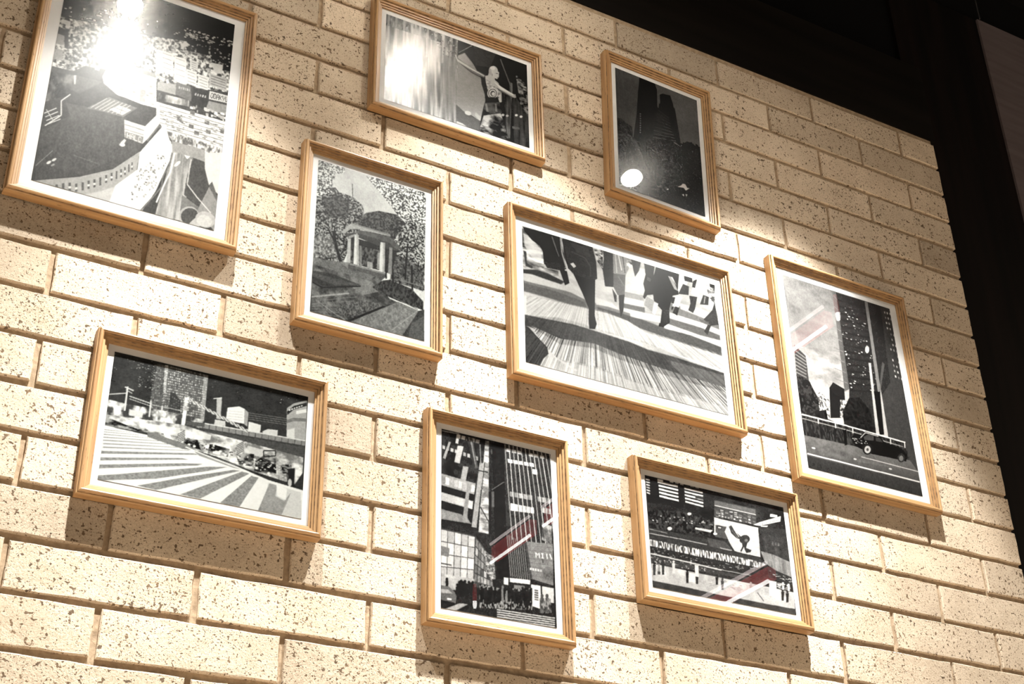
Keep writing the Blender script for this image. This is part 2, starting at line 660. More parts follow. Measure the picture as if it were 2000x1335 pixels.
# each print: background tone, then strokes in print space (0..2000 across and down)
ART = {
"f1": (70, [
('p',34,1,[-251,-290,2112,-608,1997,-3,2000,298,1588,478,1107,426,351,469,-30,488]),
('s',60,8,30,5,14,120,235,111,[8,386,616,261,1390,212,1868,157,1562,298,499,453,-6,533]),
('n',60,255,69,92,2.8000000000000003,1,112,[-27,500,349,457,1025,396,1439,332,1895,367,2005,537,2001,697,1154,816,717,831,342,882,240,959,6,973]),
('s',110,12,60,10,40,180,255,113,[-22,525,1027,409,1441,345,1982,544,1996,659,1150,792,342,882,10,959]),
('s',46,8,24,20,60,40,120,114,[-36,529,953,429,1903,432,1979,650,1150,792,312,877,10,959]),
('p',26,1,[1427,133,1995,-17,2015,482,1816,509,1737,397,1452,422]),
('s',90,5,30,4,12,150,255,115,[1421,203,1645,193,2002,175,1994,245,1657,285,1403,302]),
('s',80,4,22,4,14,110,240,116,[1257,384,1723,293,1984,302,1991,488,1588,478,1245,506]),
('p',245,1,[1368,386,1440,339,1491,358,1417,399]),
('p',220,1,[1745,461,1904,445,1900,539,1821,547]),
('p',170,1,[-17,658,75,645,89,749,-10,758]),
('p',170,1,[-7,808,92,799,98,898,-1,906]),
('p',60,1,[-9,592,111,603,145,772,101,771,79,663,-2,660]),
('p',250,1,[1104,506,1197,503,1222,718,1129,720]),
('p',175,1,[1119,528,1182,533,1184,526,1121,522]),
('p',175,1,[1126,576,1189,580,1191,574,1128,569]),
('p',175,1,[1134,623,1197,628,1199,621,1136,616]),
('p',175,1,[1141,670,1204,675,1206,668,1143,663]),
('p',235,1,[1166,502,1306,498,1327,702,1188,704]),
('p',160,1,[1181,524,1290,527,1292,521,1182,518]),
('p',160,1,[1188,569,1297,572,1299,565,1189,562]),
('p',160,1,[1195,613,1304,617,1306,610,1196,607]),
('p',160,1,[1202,658,1311,661,1312,655,1203,651]),
('p',245,1,[1324,511,1465,508,1489,736,1349,739]),
('p',170,1,[1338,533,1449,536,1450,530,1340,527]),
('p',170,1,[1346,584,1456,587,1458,580,1347,577]),
('p',170,1,[1353,634,1463,637,1465,631,1355,628]),
('p',170,1,[1361,684,1471,687,1472,681,1363,678]),
('p',240,1,[1478,600,1604,597,1614,738,1489,740]),
('p',165,1,[1493,623,1588,626,1590,620,1495,616]),
('p',165,1,[1497,653,1592,657,1594,651,1499,647]),
('p',165,1,[1502,684,1597,688,1598,681,1503,677]),
('p',165,1,[1506,715,1601,718,1603,712,1508,708]),
('p',235,1,[1622,614,1749,611,1757,740,1631,742]),
('p',160,1,[1637,636,1733,640,1734,633,1639,630]),
('p',160,1,[1641,664,1736,668,1738,661,1643,658]),
('p',160,1,[1645,692,1740,696,1742,689,1646,686]),
('p',160,1,[1648,720,1744,724,1746,717,1650,714]),
('p',225,1,[1511,499,1606,497,1609,588,1515,590]),
('p',150,1,[1525,522,1590,526,1592,520,1528,515]),
('p',150,1,[1528,542,1592,546,1595,540,1530,535]),
('p',150,1,[1531,561,1595,566,1597,559,1533,555]),
('p',150,1,[1534,581,1598,586,1600,579,1536,574]),
('p',190,1,[1760,570,1968,566,1973,683,1766,686]),
('p',115,1,[1774,593,1951,594,1953,587,1776,586]),
('p',115,1,[1778,618,1954,619,1956,613,1779,612]),
('p',115,1,[1781,644,1957,645,1959,638,1783,637]),
('p',115,1,[1784,669,1961,670,1962,663,1786,662]),
('p',252,1,[605,791,792,741,1146,767,1193,1059,1020,1066,606,1036,556,925]),
('p',150,1,[709,785,798,735,1126,740,1151,781]),
('p',185,1,[982,925,1050,926,1062,1043,994,1041]),
('p',215,1,[665,962,949,963,950,955,666,955]),
('p',215,1,[670,992,954,993,955,985,672,984]),
('p',215,1,[676,1022,959,1023,960,1015,677,1014]),
('p',215,1,[681,1051,964,1053,966,1045,682,1044]),
('p',72,1,[-6,988,260,985,581,981,853,1096,894,1331,450,1442,21,1548,17,1264]),
('p',95,1,[275,987,565,973,335,1144,246,1131]),
('n',40,150,18,14,3,1,117,[-18,1029,247,995,255,1177,11,1301]),
('p',225,1,[247,995,275,987,284,1072,266,1074]),
('p',130,1,[442,1251,660,1091,983,1113,803,1269,678,1270]),
('p',205,1,[486,1241,644,1111,638,1105,480,1235]),
('p',205,1,[532,1239,688,1110,682,1105,526,1233]),
('p',205,1,[578,1237,733,1110,726,1104,572,1231]),
('p',205,1,[625,1235,777,1110,771,1104,618,1229]),
('p',205,1,[671,1233,821,1110,815,1104,665,1227]),
('p',205,1,[718,1231,866,1109,859,1103,711,1225]),
('p',205,1,[764,1229,910,1109,904,1103,758,1223]),
('p',225,1,[673,1241,790,1242,806,1287,695,1284]),
('p',235,1,[680,1202,780,1140,922,1147,831,1219]),
('p',150,1,[733,1173,867,1182,869,1176,734,1167]),
('p',150,1,[800,1234,828,1141,821,1141,793,1234]),
('g',92,66,[401,1334,508,1884],[4,1599,204,1420,415,1258,643,1236,877,1232,903,1378,1091,1398,1076,1486,999,1594,804,1723,477,1868,13,2020,-5,1935]),
('n',70,105,138,92,1.6,0.5,118,[21,1548,880,1250,1066,1471,473,1846,34,1993]),
('p',95,1,[215,1261,440,1239,458,1332,299,1396]),
('p',240,1,[243,1170,159,1253,168,1259,252,1177]),
('p',240,1,[158,1257,183,1383,196,1380,170,1254]),
('p',240,1,[185,1378,38,1510,46,1517,194,1385]),
('p',230,1,[15,1412,132,1334,127,1328,10,1405]),
('p',230,1,[32,1441,152,1363,147,1356,27,1434]),
('p',230,1,[49,1470,172,1391,167,1385,44,1463]),
('p',230,1,[67,1498,192,1419,187,1413,62,1492]),
('p',225,1,[22,1372,108,1446,114,1441,28,1367]),
('p',160,1,[24,1873,168,1707,163,1704,19,1870]),
('p',245,1,[167,1797,169,1801,168,1806,164,1812,158,1819,151,1824,144,1829,136,1831,130,1832,126,1830,124,1826,125,1821,129,1815,135,1809,142,1803,149,1799,157,1796,163,1796]),
('p',235,1,[215,1763,217,1766,215,1771,212,1777,206,1783,199,1789,191,1794,184,1796,178,1797,174,1796,173,1792,174,1787,178,1781,183,1775,191,1769,198,1765,205,1762,211,1761]),
('p',160,1,[207,1813,208,1816,208,1820,205,1825,200,1830,194,1835,188,1838,182,1840,177,1841,174,1839,173,1836,174,1832,176,1827,181,1822,187,1818,193,1814,199,1812,204,1812]),
('p',240,1,[908,1478,906,1483,900,1489,892,1493,881,1496,871,1497,860,1496,852,1493,847,1489,845,1483,848,1478,853,1472,862,1468,872,1465,883,1464,893,1465,901,1467,906,1472]),
('p',225,1,[853,1468,888,1424,912,1430,891,1477]),
('p',110,1,[386,1696,672,1710,673,1704,387,1690]),
('p',72,1,[873,1227,976,1117,1176,1126,1096,1254]),
('p',228,1,[859,1253,1096,1254,1094,1418,890,1408]),
('p',240,1,[1096,1254,1210,1117,1296,1139,1162,1338,1094,1418]),
('p',150,1,[870,1298,1092,1300,1094,1293,871,1291]),
('p',165,1,[877,1339,1093,1341,1094,1333,878,1332]),
('p',150,1,[891,1354,1094,1355,1094,1413,894,1411]),
('t','HALC',248,[911,1361,1074,1362,1073,1411,913,1407]),
('p',120,1,[1147,1383,1279,1179,1264,1173,1132,1378]),
('p',74,1,[1173,888,1395,778,1997,737,2015,1003,1192,1009]),
('p',175,1,[1169,812,1380,782,1395,881,1173,888]),
('p',118,1,[1384,755,1548,757,1586,895,1386,876]),
('l',6,1,0.35,0.1,1,165,205,119,[1412,789,1552,782,1555,807,1413,814]),
('p',58,1,[1580,761,1771,754,1776,929,1572,924]),
('l',5,1,0.45,0.1,1,150,215,120,[1605,803,1750,794,1746,821,1602,829]),
('p',222,1,[1779,739,2013,730,2001,803,1777,820]),
('t','ODAKYU',40,[1797,752,2003,744,1997,795,1794,805]),
('p',155,1,[1780,838,2003,823,1999,917,1752,929]),
('s',26,10,50,8,30,170,255,121,[1604,928,2002,903,1996,982,1579,973]),
('n',60,230,20,8,3,1,122,[1177,912,1552,891,1560,952,1188,985]),
('p',246,1,[1183,999,2008,985,1992,1260,1314,1252,1204,1131]),
('p',158,1,[1225,1032,1995,1021,1997,1013,1226,1024]),
('p',158,1,[1231,1070,2000,1059,2002,1052,1233,1063]),
('p',158,1,[1237,1109,2005,1097,2006,1090,1239,1101]),
('p',158,1,[1243,1147,2009,1135,2011,1128,1245,1139]),
('p',158,1,[1249,1185,2014,1173,2016,1165,1251,1178]),
('p',158,1,[1255,1223,2019,1211,2021,1203,1257,1216]),
('p',120,1,[1583,1110,1639,1110,1638,1147,1582,1147]),
('p',120,1,[1785,1110,1841,1110,1840,1147,1784,1147]),
('p',120,1,[1758,1029,1814,1029,1813,1066,1757,1066]),
('p',120,1,[1440,1078,1495,1077,1494,1114,1439,1114]),
('p',120,1,[1651,1156,1707,1156,1706,1192,1650,1192]),
('p',120,1,[1952,1069,2009,1069,2007,1106,1950,1106]),
('p',120,1,[1580,979,1636,979,1635,1016,1579,1016]),
('p',228,1,[1312,1240,1990,1247,2018,1463,1812,1426,1429,1407]),
('n',110,255,92,69,2.8000000000000003,1,123,[1319,1238,1693,1233,1990,1247,1927,1362,1403,1340]),
('p',60,1,[1324,1246,1430,1348,1438,1342,1332,1239]),
('p',60,1,[1429,1346,1425,1420,1435,1419,1439,1345]),
('s',90,10,46,5,9,120,200,124,[1205,1043,2002,1031,1990,1247,1327,1236]),
('s',60,14,50,8,22,170,225,125,[603,862,1139,820,1174,1039,632,1017]),
('p',178,1,[10,2004,476,1863,817,1714,1077,1492,1068,1661,1029,1770,715,1934,533,2009,146,2007]),
('p',205,1,[146,2007,533,2009,715,1934,1029,1770,1005,1966,856,2010]),
('p',86,1,[251,1983,276,1975,291,2043,265,2053]),
('p',240,1,[257,2013,283,2005,287,2023,261,2033]),
('p',86,1,[314,1957,339,1949,353,2018,328,2026]),
('p',86,1,[379,1936,403,1928,417,1997,393,2006]),
('p',240,1,[385,1966,409,1958,413,1977,389,1986]),
('p',86,1,[447,1930,471,1922,484,1990,461,1999]),
('p',240,1,[453,1959,476,1952,480,1970,457,1979]),
('p',86,1,[512,1904,534,1896,547,1964,525,1972]),
('p',86,1,[570,1875,591,1868,604,1936,583,1944]),
('p',240,1,[575,1905,597,1898,600,1916,579,1924]),
('p',86,1,[628,1850,649,1843,662,1910,641,1919]),
('p',240,1,[634,1880,654,1873,658,1891,638,1899]),
('p',86,1,[686,1820,706,1813,718,1880,699,1888]),
('p',86,1,[744,1785,763,1779,775,1845,756,1853]),
('p',240,1,[749,1814,768,1808,771,1826,753,1834]),
('p',86,1,[798,1753,816,1747,828,1813,810,1820]),
('p',240,1,[803,1782,821,1776,824,1794,807,1801]),
('p',86,1,[848,1726,865,1720,876,1786,860,1793]),
('p',86,1,[893,1699,909,1693,921,1759,905,1766]),
('p',240,1,[898,1728,914,1722,918,1740,902,1747]),
('p',86,1,[932,1671,947,1666,958,1731,944,1738]),
('p',240,1,[937,1700,952,1694,955,1712,940,1719]),
('p',86,1,[969,1637,983,1631,995,1696,981,1703]),
('p',86,1,[1001,1611,1014,1606,1026,1671,1013,1677]),
('p',240,1,[1006,1639,1019,1634,1022,1652,1010,1658]),
('p',250,1,[1310,1179,1168,1373,1078,1498,1075,1659,869,1847,827,2005,1172,2020,1298,1807,1445,1416]),
('s',70,8,24,8,20,110,210,126,[1275,1481,1407,1461,1259,1840,1033,1960,1086,1680]),
('p',168,1,[1429,1407,1678,1402,1661,1654,1628,1990,1325,2021,1376,1743]),
('n',140,215,60,6,2.5,0.8,127,[1429,1407,1678,1402,1628,1990,1325,2021,1376,1743]),
('p',120,1,[1422,1420,1410,1543,1428,1542,1439,1418]),
('p',120,1,[1411,1541,1354,1650,1369,1653,1427,1544]),
('p',120,1,[1353,1653,1353,1747,1370,1745,1370,1650]),
('p',120,1,[1354,1743,1294,1827,1308,1833,1369,1749]),
('p',120,1,[1294,1827,1162,1995,1176,2001,1308,1833]),
('p',245,1,[1451,1413,1432,1586,1449,1585,1468,1412]),
('p',245,1,[1432,1584,1378,1715,1395,1718,1449,1587]),
('p',245,1,[1378,1716,1318,1893,1334,1895,1395,1718]),
('p',250,1,[1565,1405,1638,1333,1673,1367,1607,1438]),
('p',240,1,[1534,1474,1536,1479,1535,1486,1530,1496,1521,1507,1511,1518,1500,1527,1489,1533,1480,1536,1474,1535,1471,1530,1472,1523,1477,1513,1486,1502,1496,1491,1507,1482,1518,1476,1527,1473]),
('p',170,1,[1414,1313,1796,1307,1812,1426,1671,1404,1429,1407]),
('p',88,1,[1675,1407,1810,1414,1887,1616,1791,1828,1616,1759,1628,1578]),
('p',236,1,[1799,1331,2010,1280,2006,1671,1887,1616,1818,1473]),
('p',110,1,[1884,1615,1916,1571,2006,1707,1992,1745]),
('p',158,1,[1888,1626,2000,1744,2012,2011,1781,1863]),
('p',130,1,[1595,1764,1791,1828,1762,1937,1596,1927]),
('p',225,1,[1645,1428,1633,1659,1645,1658,1657,1426]),
('p',225,1,[1635,1663,1761,1753,1769,1745,1643,1655]),
('p',225,1,[1761,1753,1934,1856,1942,1848,1769,1745]),
('p',185,1,[1814,1908,1812,1939,1796,1969,1768,1995,1733,2013,1694,2021,1656,2019,1623,2007,1600,1985,1589,1958,1591,1927,1607,1897,1634,1871,1669,1853,1709,1844,1747,1846,1780,1859,1803,1880]),
('p',84,1,[1808,1913,1805,1940,1791,1966,1767,1989,1736,2004,1702,2012,1669,2010,1641,1999,1621,1980,1611,1956,1613,1930,1627,1904,1651,1881,1681,1865,1716,1858,1749,1859,1778,1870,1798,1889]),
('p',196,1,[1996,1922,1984,1947,1960,1969,1927,1985,1888,1994,1849,1994,1814,1986,1787,1970,1772,1949,1770,1924,1781,1899,1805,1877,1838,1860,1877,1851,1916,1850,1952,1859,1979,1875,1994,1897]),
('p',196,1,[1749,1952,1828,1876,1832,2015,1685,2023]),
('p',215,1,[1961,1935,1952,1953,1934,1969,1909,1981,1879,1987,1849,1987,1822,1981,1801,1970,1789,1955,1787,1937,1796,1919,1814,1904,1839,1892,1869,1885,1899,1885,1926,1891,1947,1902,1959,1918]),
('b',1),
('f',26,44,44,128),
('f',24,190,190,129),
('b',1),
]),
"f2": (30, [
('n',60,235,46,2,2.6,1,121,[-116,-71,1008,-92,978,2041,-123,2196]),
('n',20,180,26,5,3,1,122,[-27,-2,767,-68,768,221,-22,280]),
('p',225,0.6,[19,-7,55,-11,41,678,14,696]),
('p',225,0.6,[126,-13,162,-17,147,680,119,698]),
('p',225,0.6,[233,-19,269,-23,253,683,225,700]),
('p',225,0.6,[341,-25,377,-29,360,685,331,702]),
('p',225,0.6,[450,-31,486,-35,467,687,438,705]),
('p',225,0.6,[559,-37,595,-41,574,689,546,707]),
('p',225,0.6,[668,-43,705,-47,683,691,654,709]),
('p',225,0.6,[779,-49,815,-53,792,693,763,711]),
('p',225,0.6,[889,-55,926,-59,901,696,872,713]),
('s',80,8,16,14,26,30,235,123,[676,-9,1045,-18,989,401,861,764,695,267]),
('n',90,170,60,2,2,0.8,124,[806,483,980,439,978,1996,774,1977]),
('p',28,1,[993,-18,2037,-34,2014,2041,973,1999]),
('p',60,0.6,[1214,-60,1555,-46,1455,402,1249,464]),
('g',150,172,[989,560,1314,1670],[993,383,1091,258,1211,455,1358,841,1377,1235,1323,1772,1187,1697,1060,1679,973,1577]),
('g',185,140,[1008,390,1247,655],[998,396,1086,278,1248,560,1302,780,989,560]),
('p',205,1,[1242,1590,1324,1665,1314,1777,1223,1661]),
('p',92,1,[970,1563,1069,1658,1187,1712,1323,1757,1294,2014,969,2001]),
('p',205,1,[978,1936,1059,1951,1149,2020,969,2016]),
('p',225,1,[1177,1669,1171,1687,1160,1702,1146,1713,1130,1718,1115,1718,1101,1711,1092,1699,1087,1684,1088,1666,1094,1648,1105,1633,1119,1622,1135,1617,1150,1617,1163,1624,1173,1636,1177,1652]),
('n',20,120,30,2,3,1,125,[1643,512,1775,592,1772,1961,1662,1901]),
('n',25,165,46,55,2.5600000000000005,1,126,[1827,337,1959,483,2013,707,2000,1343,1882,1036]),
('n',15,70,40,2,2.5,1,127,[1772,785,2001,1280,1996,2015,1716,1992]),
('p',110,1,[1600,108,1739,666,1752,650,1613,92]),
('p',150,1,[1192,10,1005,303,1010,317,1198,23]),
('p',90,1,[1254,-45,1178,-47,1174,-26,1249,-25]),
('p',34,1,[1319,730,1405,743,1414,1141,1384,1158,1327,876]),
('p',200,1,[1380,642,1441,590,1570,703,1610,911,1613,1126,1581,1158,1567,966,1412,941,1388,782]),
('n',90,245,69,69,2.4000000000000004,0.6,128,[1388,724,1569,732,1610,911,1566,1053,1412,970]),
('p',222,1,[1560,958,1555,1006,1541,1054,1520,1096,1495,1126,1469,1141,1444,1140,1424,1122,1412,1090,1408,1047,1413,999,1426,952,1447,910,1472,879,1498,864,1523,865,1543,883,1556,915]),
('p',60,1,[1546,966,1542,1006,1530,1046,1514,1080,1493,1105,1472,1117,1451,1116,1435,1101,1425,1075,1421,1039,1425,1000,1437,960,1453,926,1474,901,1495,888,1516,889,1532,904,1543,931]),
('p',225,1,[1535,972,1532,1006,1523,1039,1509,1068,1492,1089,1474,1099,1457,1098,1443,1086,1434,1063,1432,1033,1435,1000,1444,967,1458,938,1475,917,1493,906,1510,907,1524,920,1533,942]),
('p',70,1,[1523,982,1521,1007,1514,1030,1504,1051,1492,1066,1480,1073,1468,1072,1459,1063,1453,1047,1451,1025,1453,1001,1460,977,1469,957,1481,942,1494,934,1506,935,1515,945,1521,961]),
('p',215,1,[1518,994,1516,1010,1512,1025,1505,1039,1497,1049,1489,1054,1481,1053,1475,1047,1471,1037,1470,1023,1471,1007,1475,991,1482,978,1490,968,1498,963,1506,964,1513,970,1517,980]),
('l',9,1,0.4,0.2,1,40,60,129,[1414,1118,1552,1046,1548,1080,1420,1149]),
('p',30,1,[1376,1178,1414,1136,1565,1070,1581,1173,1375,1307]),
('p',205,1,[1559,1057,1610,1113,1602,1152,1578,1146]),
('p',120,1,[947,380,975,334,997,452,1158,558,1380,627,1363,696,1209,672,1005,564]),
('p',215,1,[954,406,968,374,988,472,1175,568,1372,641,1366,667,1158,607,988,531]),
('p',60,1,[1022,568,1209,664,1328,702,1311,727,1174,684]),
('p',190,1,[1415,650,1467,619,1604,770,1815,855,1814,913,1775,930,1585,874,1465,765]),
('p',235,1,[1500,701,1621,774,1803,856,1793,885,1594,828]),
('p',80,1,[1534,826,1775,924,1768,946,1568,878]),
('p',180,1,[1776,886,1812,822,1825,901,1801,929]),
('p',196,1,[1433,528,1519,587,1521,673,1418,642]),
('p',210,1,[1566,403,1565,448,1556,494,1541,537,1520,569,1497,588,1475,592,1455,579,1441,552,1434,514,1434,469,1443,422,1458,380,1479,347,1502,328,1525,324,1544,337,1559,364]),
('p',205,1,[1521,380,1583,437,1578,552,1553,619,1501,612]),
('p',160,0.6,[1475,487,1475,515,1473,542,1468,564,1462,578,1455,584,1447,580,1441,567,1436,546,1433,520,1433,492,1435,465,1440,443,1446,428,1453,423,1461,427,1467,440,1472,461]),
('p',235,1,[1528,376,1524,392,1516,407,1505,420,1492,428,1479,433,1467,431,1458,425,1453,414,1452,399,1456,384,1464,369,1475,356,1488,347,1501,343,1513,344,1522,351,1527,362]),
('p',95,1,[1538,476,1569,469,1565,489,1537,494]),
('p',110,1,[1543,578,1568,570,1561,589]),
('p',165,1,[1493,550,1493,562,1490,573,1487,582,1483,588,1479,591,1475,589,1472,584,1470,575,1469,565,1470,553,1472,542,1475,533,1479,527,1484,524,1488,526,1491,531,1493,539]),
('p',34,1,[1366,1297,1581,1158,1621,1392,1661,1653,1704,1992,1486,2029,1282,1976,1321,1620]),
('n',12,225,12,14,3.6,0.9,130,[1352,1602,1596,1407,1704,1992,1486,2029,1282,1976]),
('n',12,120,10,8,3,0.7,131,[1366,1297,1581,1158,1613,1397,1355,1600]),
('p',185,0.6,[1375,1307,1400,1292,1424,1476,1390,1482]),
('p',175,0.6,[1512,1227,1538,1212,1548,1406,1519,1408]),
('p',255,1,[1841,1315,1840,1326,1836,1336,1830,1346,1823,1353,1816,1357,1809,1358,1804,1355,1800,1348,1799,1339,1801,1329,1804,1318,1810,1309,1817,1302,1824,1297,1831,1297,1837,1300,1840,1306]),
('p',250,1,[1909,1311,1908,1321,1904,1332,1898,1341,1891,1348,1884,1353,1877,1353,1872,1350,1868,1344,1867,1335,1869,1324,1872,1314,1878,1304,1885,1297,1892,1293,1899,1292,1905,1295,1908,1302]),
('p',200,1,[1646,1420,1645,1431,1641,1441,1635,1450,1629,1458,1621,1462,1615,1462,1609,1459,1606,1453,1605,1444,1606,1434,1610,1423,1615,1414,1622,1407,1629,1402,1636,1402,1642,1405,1645,1411]),
('p',190,1,[1708,1404,1707,1414,1703,1424,1697,1434,1691,1441,1683,1445,1677,1445,1671,1442,1668,1436,1667,1427,1668,1417,1672,1406,1677,1397,1684,1390,1691,1386,1698,1385,1703,1388,1707,1395]),
('p',95,1,[1755,1620,1863,1591,1862,1637,1758,1680]),
('b',1),
('f',22,44,44,132),
('f',20,190,190,133),
('b',1),
]),
"f3": (80, [
('g',58,104,[-14,352,1950,380],[0,0,2000,0,2000,2000,0,2000]),
('n',60,110,4,6,1.5,0.4,131,[0,0,2000,0,2000,2000,0,2000]),
('p',40,1,[7,878,115,860,203,901,363,934,373,1179,0,1371]),
('s',60,10,40,8,24,30,58,132,[22,926,343,966,367,1168,19,1341]),
('p',21,1,[591,-14,617,-11,968,1,972,38,1005,100,989,410,1110,483,1371,917,401,1197,368,1141,476,691,539,270,562,154]),
('p',25,1,[1067,169,1138,132,1328,109,1385,241,1395,298,1424,312,1524,955,1371,917,1021,428,1038,347,1063,321]),
('p',34,1,[996,413,1293,526,1416,905,511,1154,880,576]),
('p',46,1,[995,467,1251,528,1261,517,1005,455]),
('p',46,1,[976,532,1270,574,1279,563,984,520]),
('p',46,1,[956,596,1289,620,1297,608,964,585]),
('p',46,1,[937,661,1308,666,1315,654,944,649]),
('p',46,1,[918,725,1327,712,1333,700,924,713]),
('p',46,1,[899,789,1346,757,1351,745,904,777]),
('p',46,1,[880,853,1364,802,1369,791,884,841]),
('p',46,1,[861,916,1383,848,1387,836,864,905]),
('p',46,1,[841,979,1401,893,1405,882,845,968]),
('p',36,1,[605,168,464,1115,478,1111,620,164]),
('p',36,1,[657,169,522,1099,537,1095,672,166]),
('p',36,1,[709,170,581,1082,596,1079,724,167]),
('p',36,1,[761,172,640,1066,655,1063,776,168]),
('p',36,1,[813,173,699,1050,714,1046,828,169]),
('p',36,1,[865,174,759,1033,773,1030,880,170]),
('p',36,1,[917,175,818,1017,833,1013,932,171]),
('p',92,1,[556,642,582,637,580,662,550,667]),
('p',92,1,[553,683,579,678,577,702,548,708]),
('p',92,1,[550,723,576,719,575,743,545,749]),
('p',92,1,[548,764,574,759,572,783,542,789]),
('p',92,1,[545,804,571,800,569,824,540,829]),
('p',92,1,[542,845,568,840,567,864,537,870]),
('p',92,1,[540,885,566,880,564,904,535,910]),
('p',92,1,[537,925,563,920,561,944,532,950]),
('p',92,1,[535,965,560,960,559,984,529,990]),
('p',35,1,[0,1371,404,1145,920,1015,1224,905,1516,957,1567,884,1679,819,1773,812,1865,835,1999,825,1999,2038,-35,2057]),
('n',26,46,92,138,1.6,0.8,133,[0,1371,403,1158,1516,957,1986,842,1999,2038,-35,2057]),
('s',70,12,40,10,26,22,36,134,[1521,903,1717,809,1988,814,1981,883,1513,984]),
('p',236,1,[1370,1663,1455,1621,1503,1578,1562,1573,1601,1621,1661,1614,1567,1674,1518,1643]),
('p',225,1,[1471,1764,1508,1749,1512,1789]),
('p',215,1,[1553,1738,1598,1732,1564,1781]),
('p',150,1,[1097,1770,1152,1750,1135,1780]),
('b',1),
('f',14,44,44,135),
('f',16,190,190,136),
('b',1),
]),
"f4": (212, [
('g',196,226,[895,-154,927,522],[0,0,2000,0,2000,2000,0,2000]),
('n',170,235,5,5,1.6,0.45,141,[0,0,2000,0,2000,2000,0,2000]),
('n',70,235,101,138,4.0,1,142,[-4,-13,470,-13,482,73,316,138,263,326,13,421]),
('n',60,240,105,151,4.0,1,143,[870,26,1305,-15,1991,-26,1983,512,1490,446,1180,226,1042,144]),
('n',60,225,105,151,4.0,1,144,[-21,392,327,311,429,387,338,482,-8,562]),
('n',14,165,92,128,3.3600000000000003,1,145,[4,510,331,365,493,360,657,372,825,446,900,651,687,918,517,1288,12,1327]),
('p',40,0.55,[115,509,429,387,598,497,576,674,197,759]),
('n',60,190,69,92,2.4000000000000004,0.7,146,[-3,1043,337,945,419,1237,11,1311]),
('n',18,100,92,114,2.8000000000000003,1,147,[894,529,1122,453,1455,428,1626,515,1667,780,1336,850,678,750]),
('n',16,200,92,128,3.5200000000000005,1,148,[1625,466,1982,487,1980,1345,1387,1345,1338,899]),
('n',20,90,92,92,2.4000000000000004,0.7,149,[1406,957,1975,1057,1963,1360,1354,1328]),
('p',22,1,[303,908,370,1109,419,1092,352,890]),
('p',22,1,[371,1111,462,1293,509,1272,418,1090]),
('p',28,1,[388,1049,250,887,226,902,363,1064]),
('p',30,1,[489,1180,636,958,614,952,468,1175]),
('p',24,1,[1650,782,1624,1032,1657,1027,1684,777]),
('p',24,1,[1624,1032,1614,1275,1647,1269,1657,1027]),
('p',22,1,[1724,1061,1749,1392,1781,1384,1757,1053]),
('p',26,1,[1586,694,1397,1028,1421,1031,1610,698]),
('p',60,1,[617,193,633,365,646,362,630,189]),
('p',40,1,[1794,756,1965,916,1979,907,1808,746]),
('p',40,1,[1675,905,1973,669,1963,661,1665,898]),
('n',45,112,16,26,2.4,1,150,[11,1311,485,1282,1303,1279,1132,1444,1362,1574,1886,1635,1635,2018,-17,2047]),
('p',118,0.6,[12,1318,486,1289,1095,1334,970,1430,493,1410,12,1404]),
('p',128,0.75,[652,1424,1034,1417,1183,1516,884,1622,707,1564]),
('p',45,0.8,[12,1485,339,1453,846,1501,290,1648,17,1623]),
('p',70,1,[17,1507,783,1509,411,1594,18,1558]),
('p',28,1,[16,1618,198,1655,847,1506,848,1524,184,1676,18,1641]),
('p',150,1,[21,1825,651,1655,647,1635,17,1806]),
('p',140,1,[84,1841,430,1955,438,1944,92,1831]),
('p',140,1,[430,1955,587,1993,595,1981,438,1944]),
('p',118,1,[24,1874,792,1666,791,1660,23,1868]),
('p',112,1,[84,1828,342,2003,348,1997,91,1822]),
('p',118,1,[27,1906,745,1726,744,1720,26,1899]),
('p',112,1,[221,1814,489,1991,495,1985,228,1809]),
('p',118,1,[29,1937,698,1786,697,1779,28,1930]),
('p',112,1,[359,1801,637,1978,643,1973,366,1795]),
('p',118,1,[31,1968,651,1845,651,1838,31,1961]),
('p',112,1,[498,1787,785,1966,792,1960,504,1782]),
('p',118,1,[33,1998,604,1904,604,1897,33,1992]),
('p',112,1,[637,1774,935,1953,942,1947,644,1768]),
('p',118,1,[36,2029,558,1963,559,1956,36,2023]),
('p',112,1,[777,1760,1086,1941,1093,1935,784,1754]),
('n',40,120,138,138,2.8000000000000003,0.6,151,[519,1820,981,1660,1238,1691,682,1947,431,1905]),
('p',22,1,[1238,1691,1302,1690,685,1996,607,2002]),
('n',96,135,69,69,1.6,1,152,[1509,1585,1886,1628,1596,2002,700,1993]),
('p',150,1,[1865,1624,1405,1966,1413,1972,1873,1630]),
('p',52,1,[1886,1628,1984,1593,1991,2032,1596,2002]),
('p',75,1,[1759,1811,1985,1675,1991,2032,1699,2006]),
('n',18,70,92,69,2.4000000000000004,1,153,[1037,1486,1225,1366,1354,1328,1748,1368,1965,1490,1967,1608,1492,1572,1232,1541]),
('p',90,1,[1423,1543,1866,1620,1872,1611,1429,1533]),
('p',120,1,[1514,1302,1960,1307,1964,1295,1518,1289]),
('p',34,1,[597,913,1207,903,1471,919,1383,1251,1188,1243,604,1258]),
('n',20,110,69,46,2.72,0.8,154,[612,1006,1177,982,1180,1221,604,1251]),
('p',62,1,[509,896,747,832,1303,833,1510,892,1471,919,1208,932,750,892,617,937]),
('p',165,1,[473,877,625,737,1332,734,1359,752,744,784,632,808,509,903]),
('p',128,1,[625,737,676,721,1345,721,1326,745]),
('p',86,1,[745,789,1353,764,1519,848,1487,911,1303,838,763,838]),
('p',150,1,[597,913,747,837,761,858,605,945]),
('p',182,1,[586,951,643,932,646,1261,579,1263]),
('p',214,1,[704,870,774,855,802,1266,700,1268]),
('p',214,1,[1166,868,1251,859,1257,1260,1156,1264]),
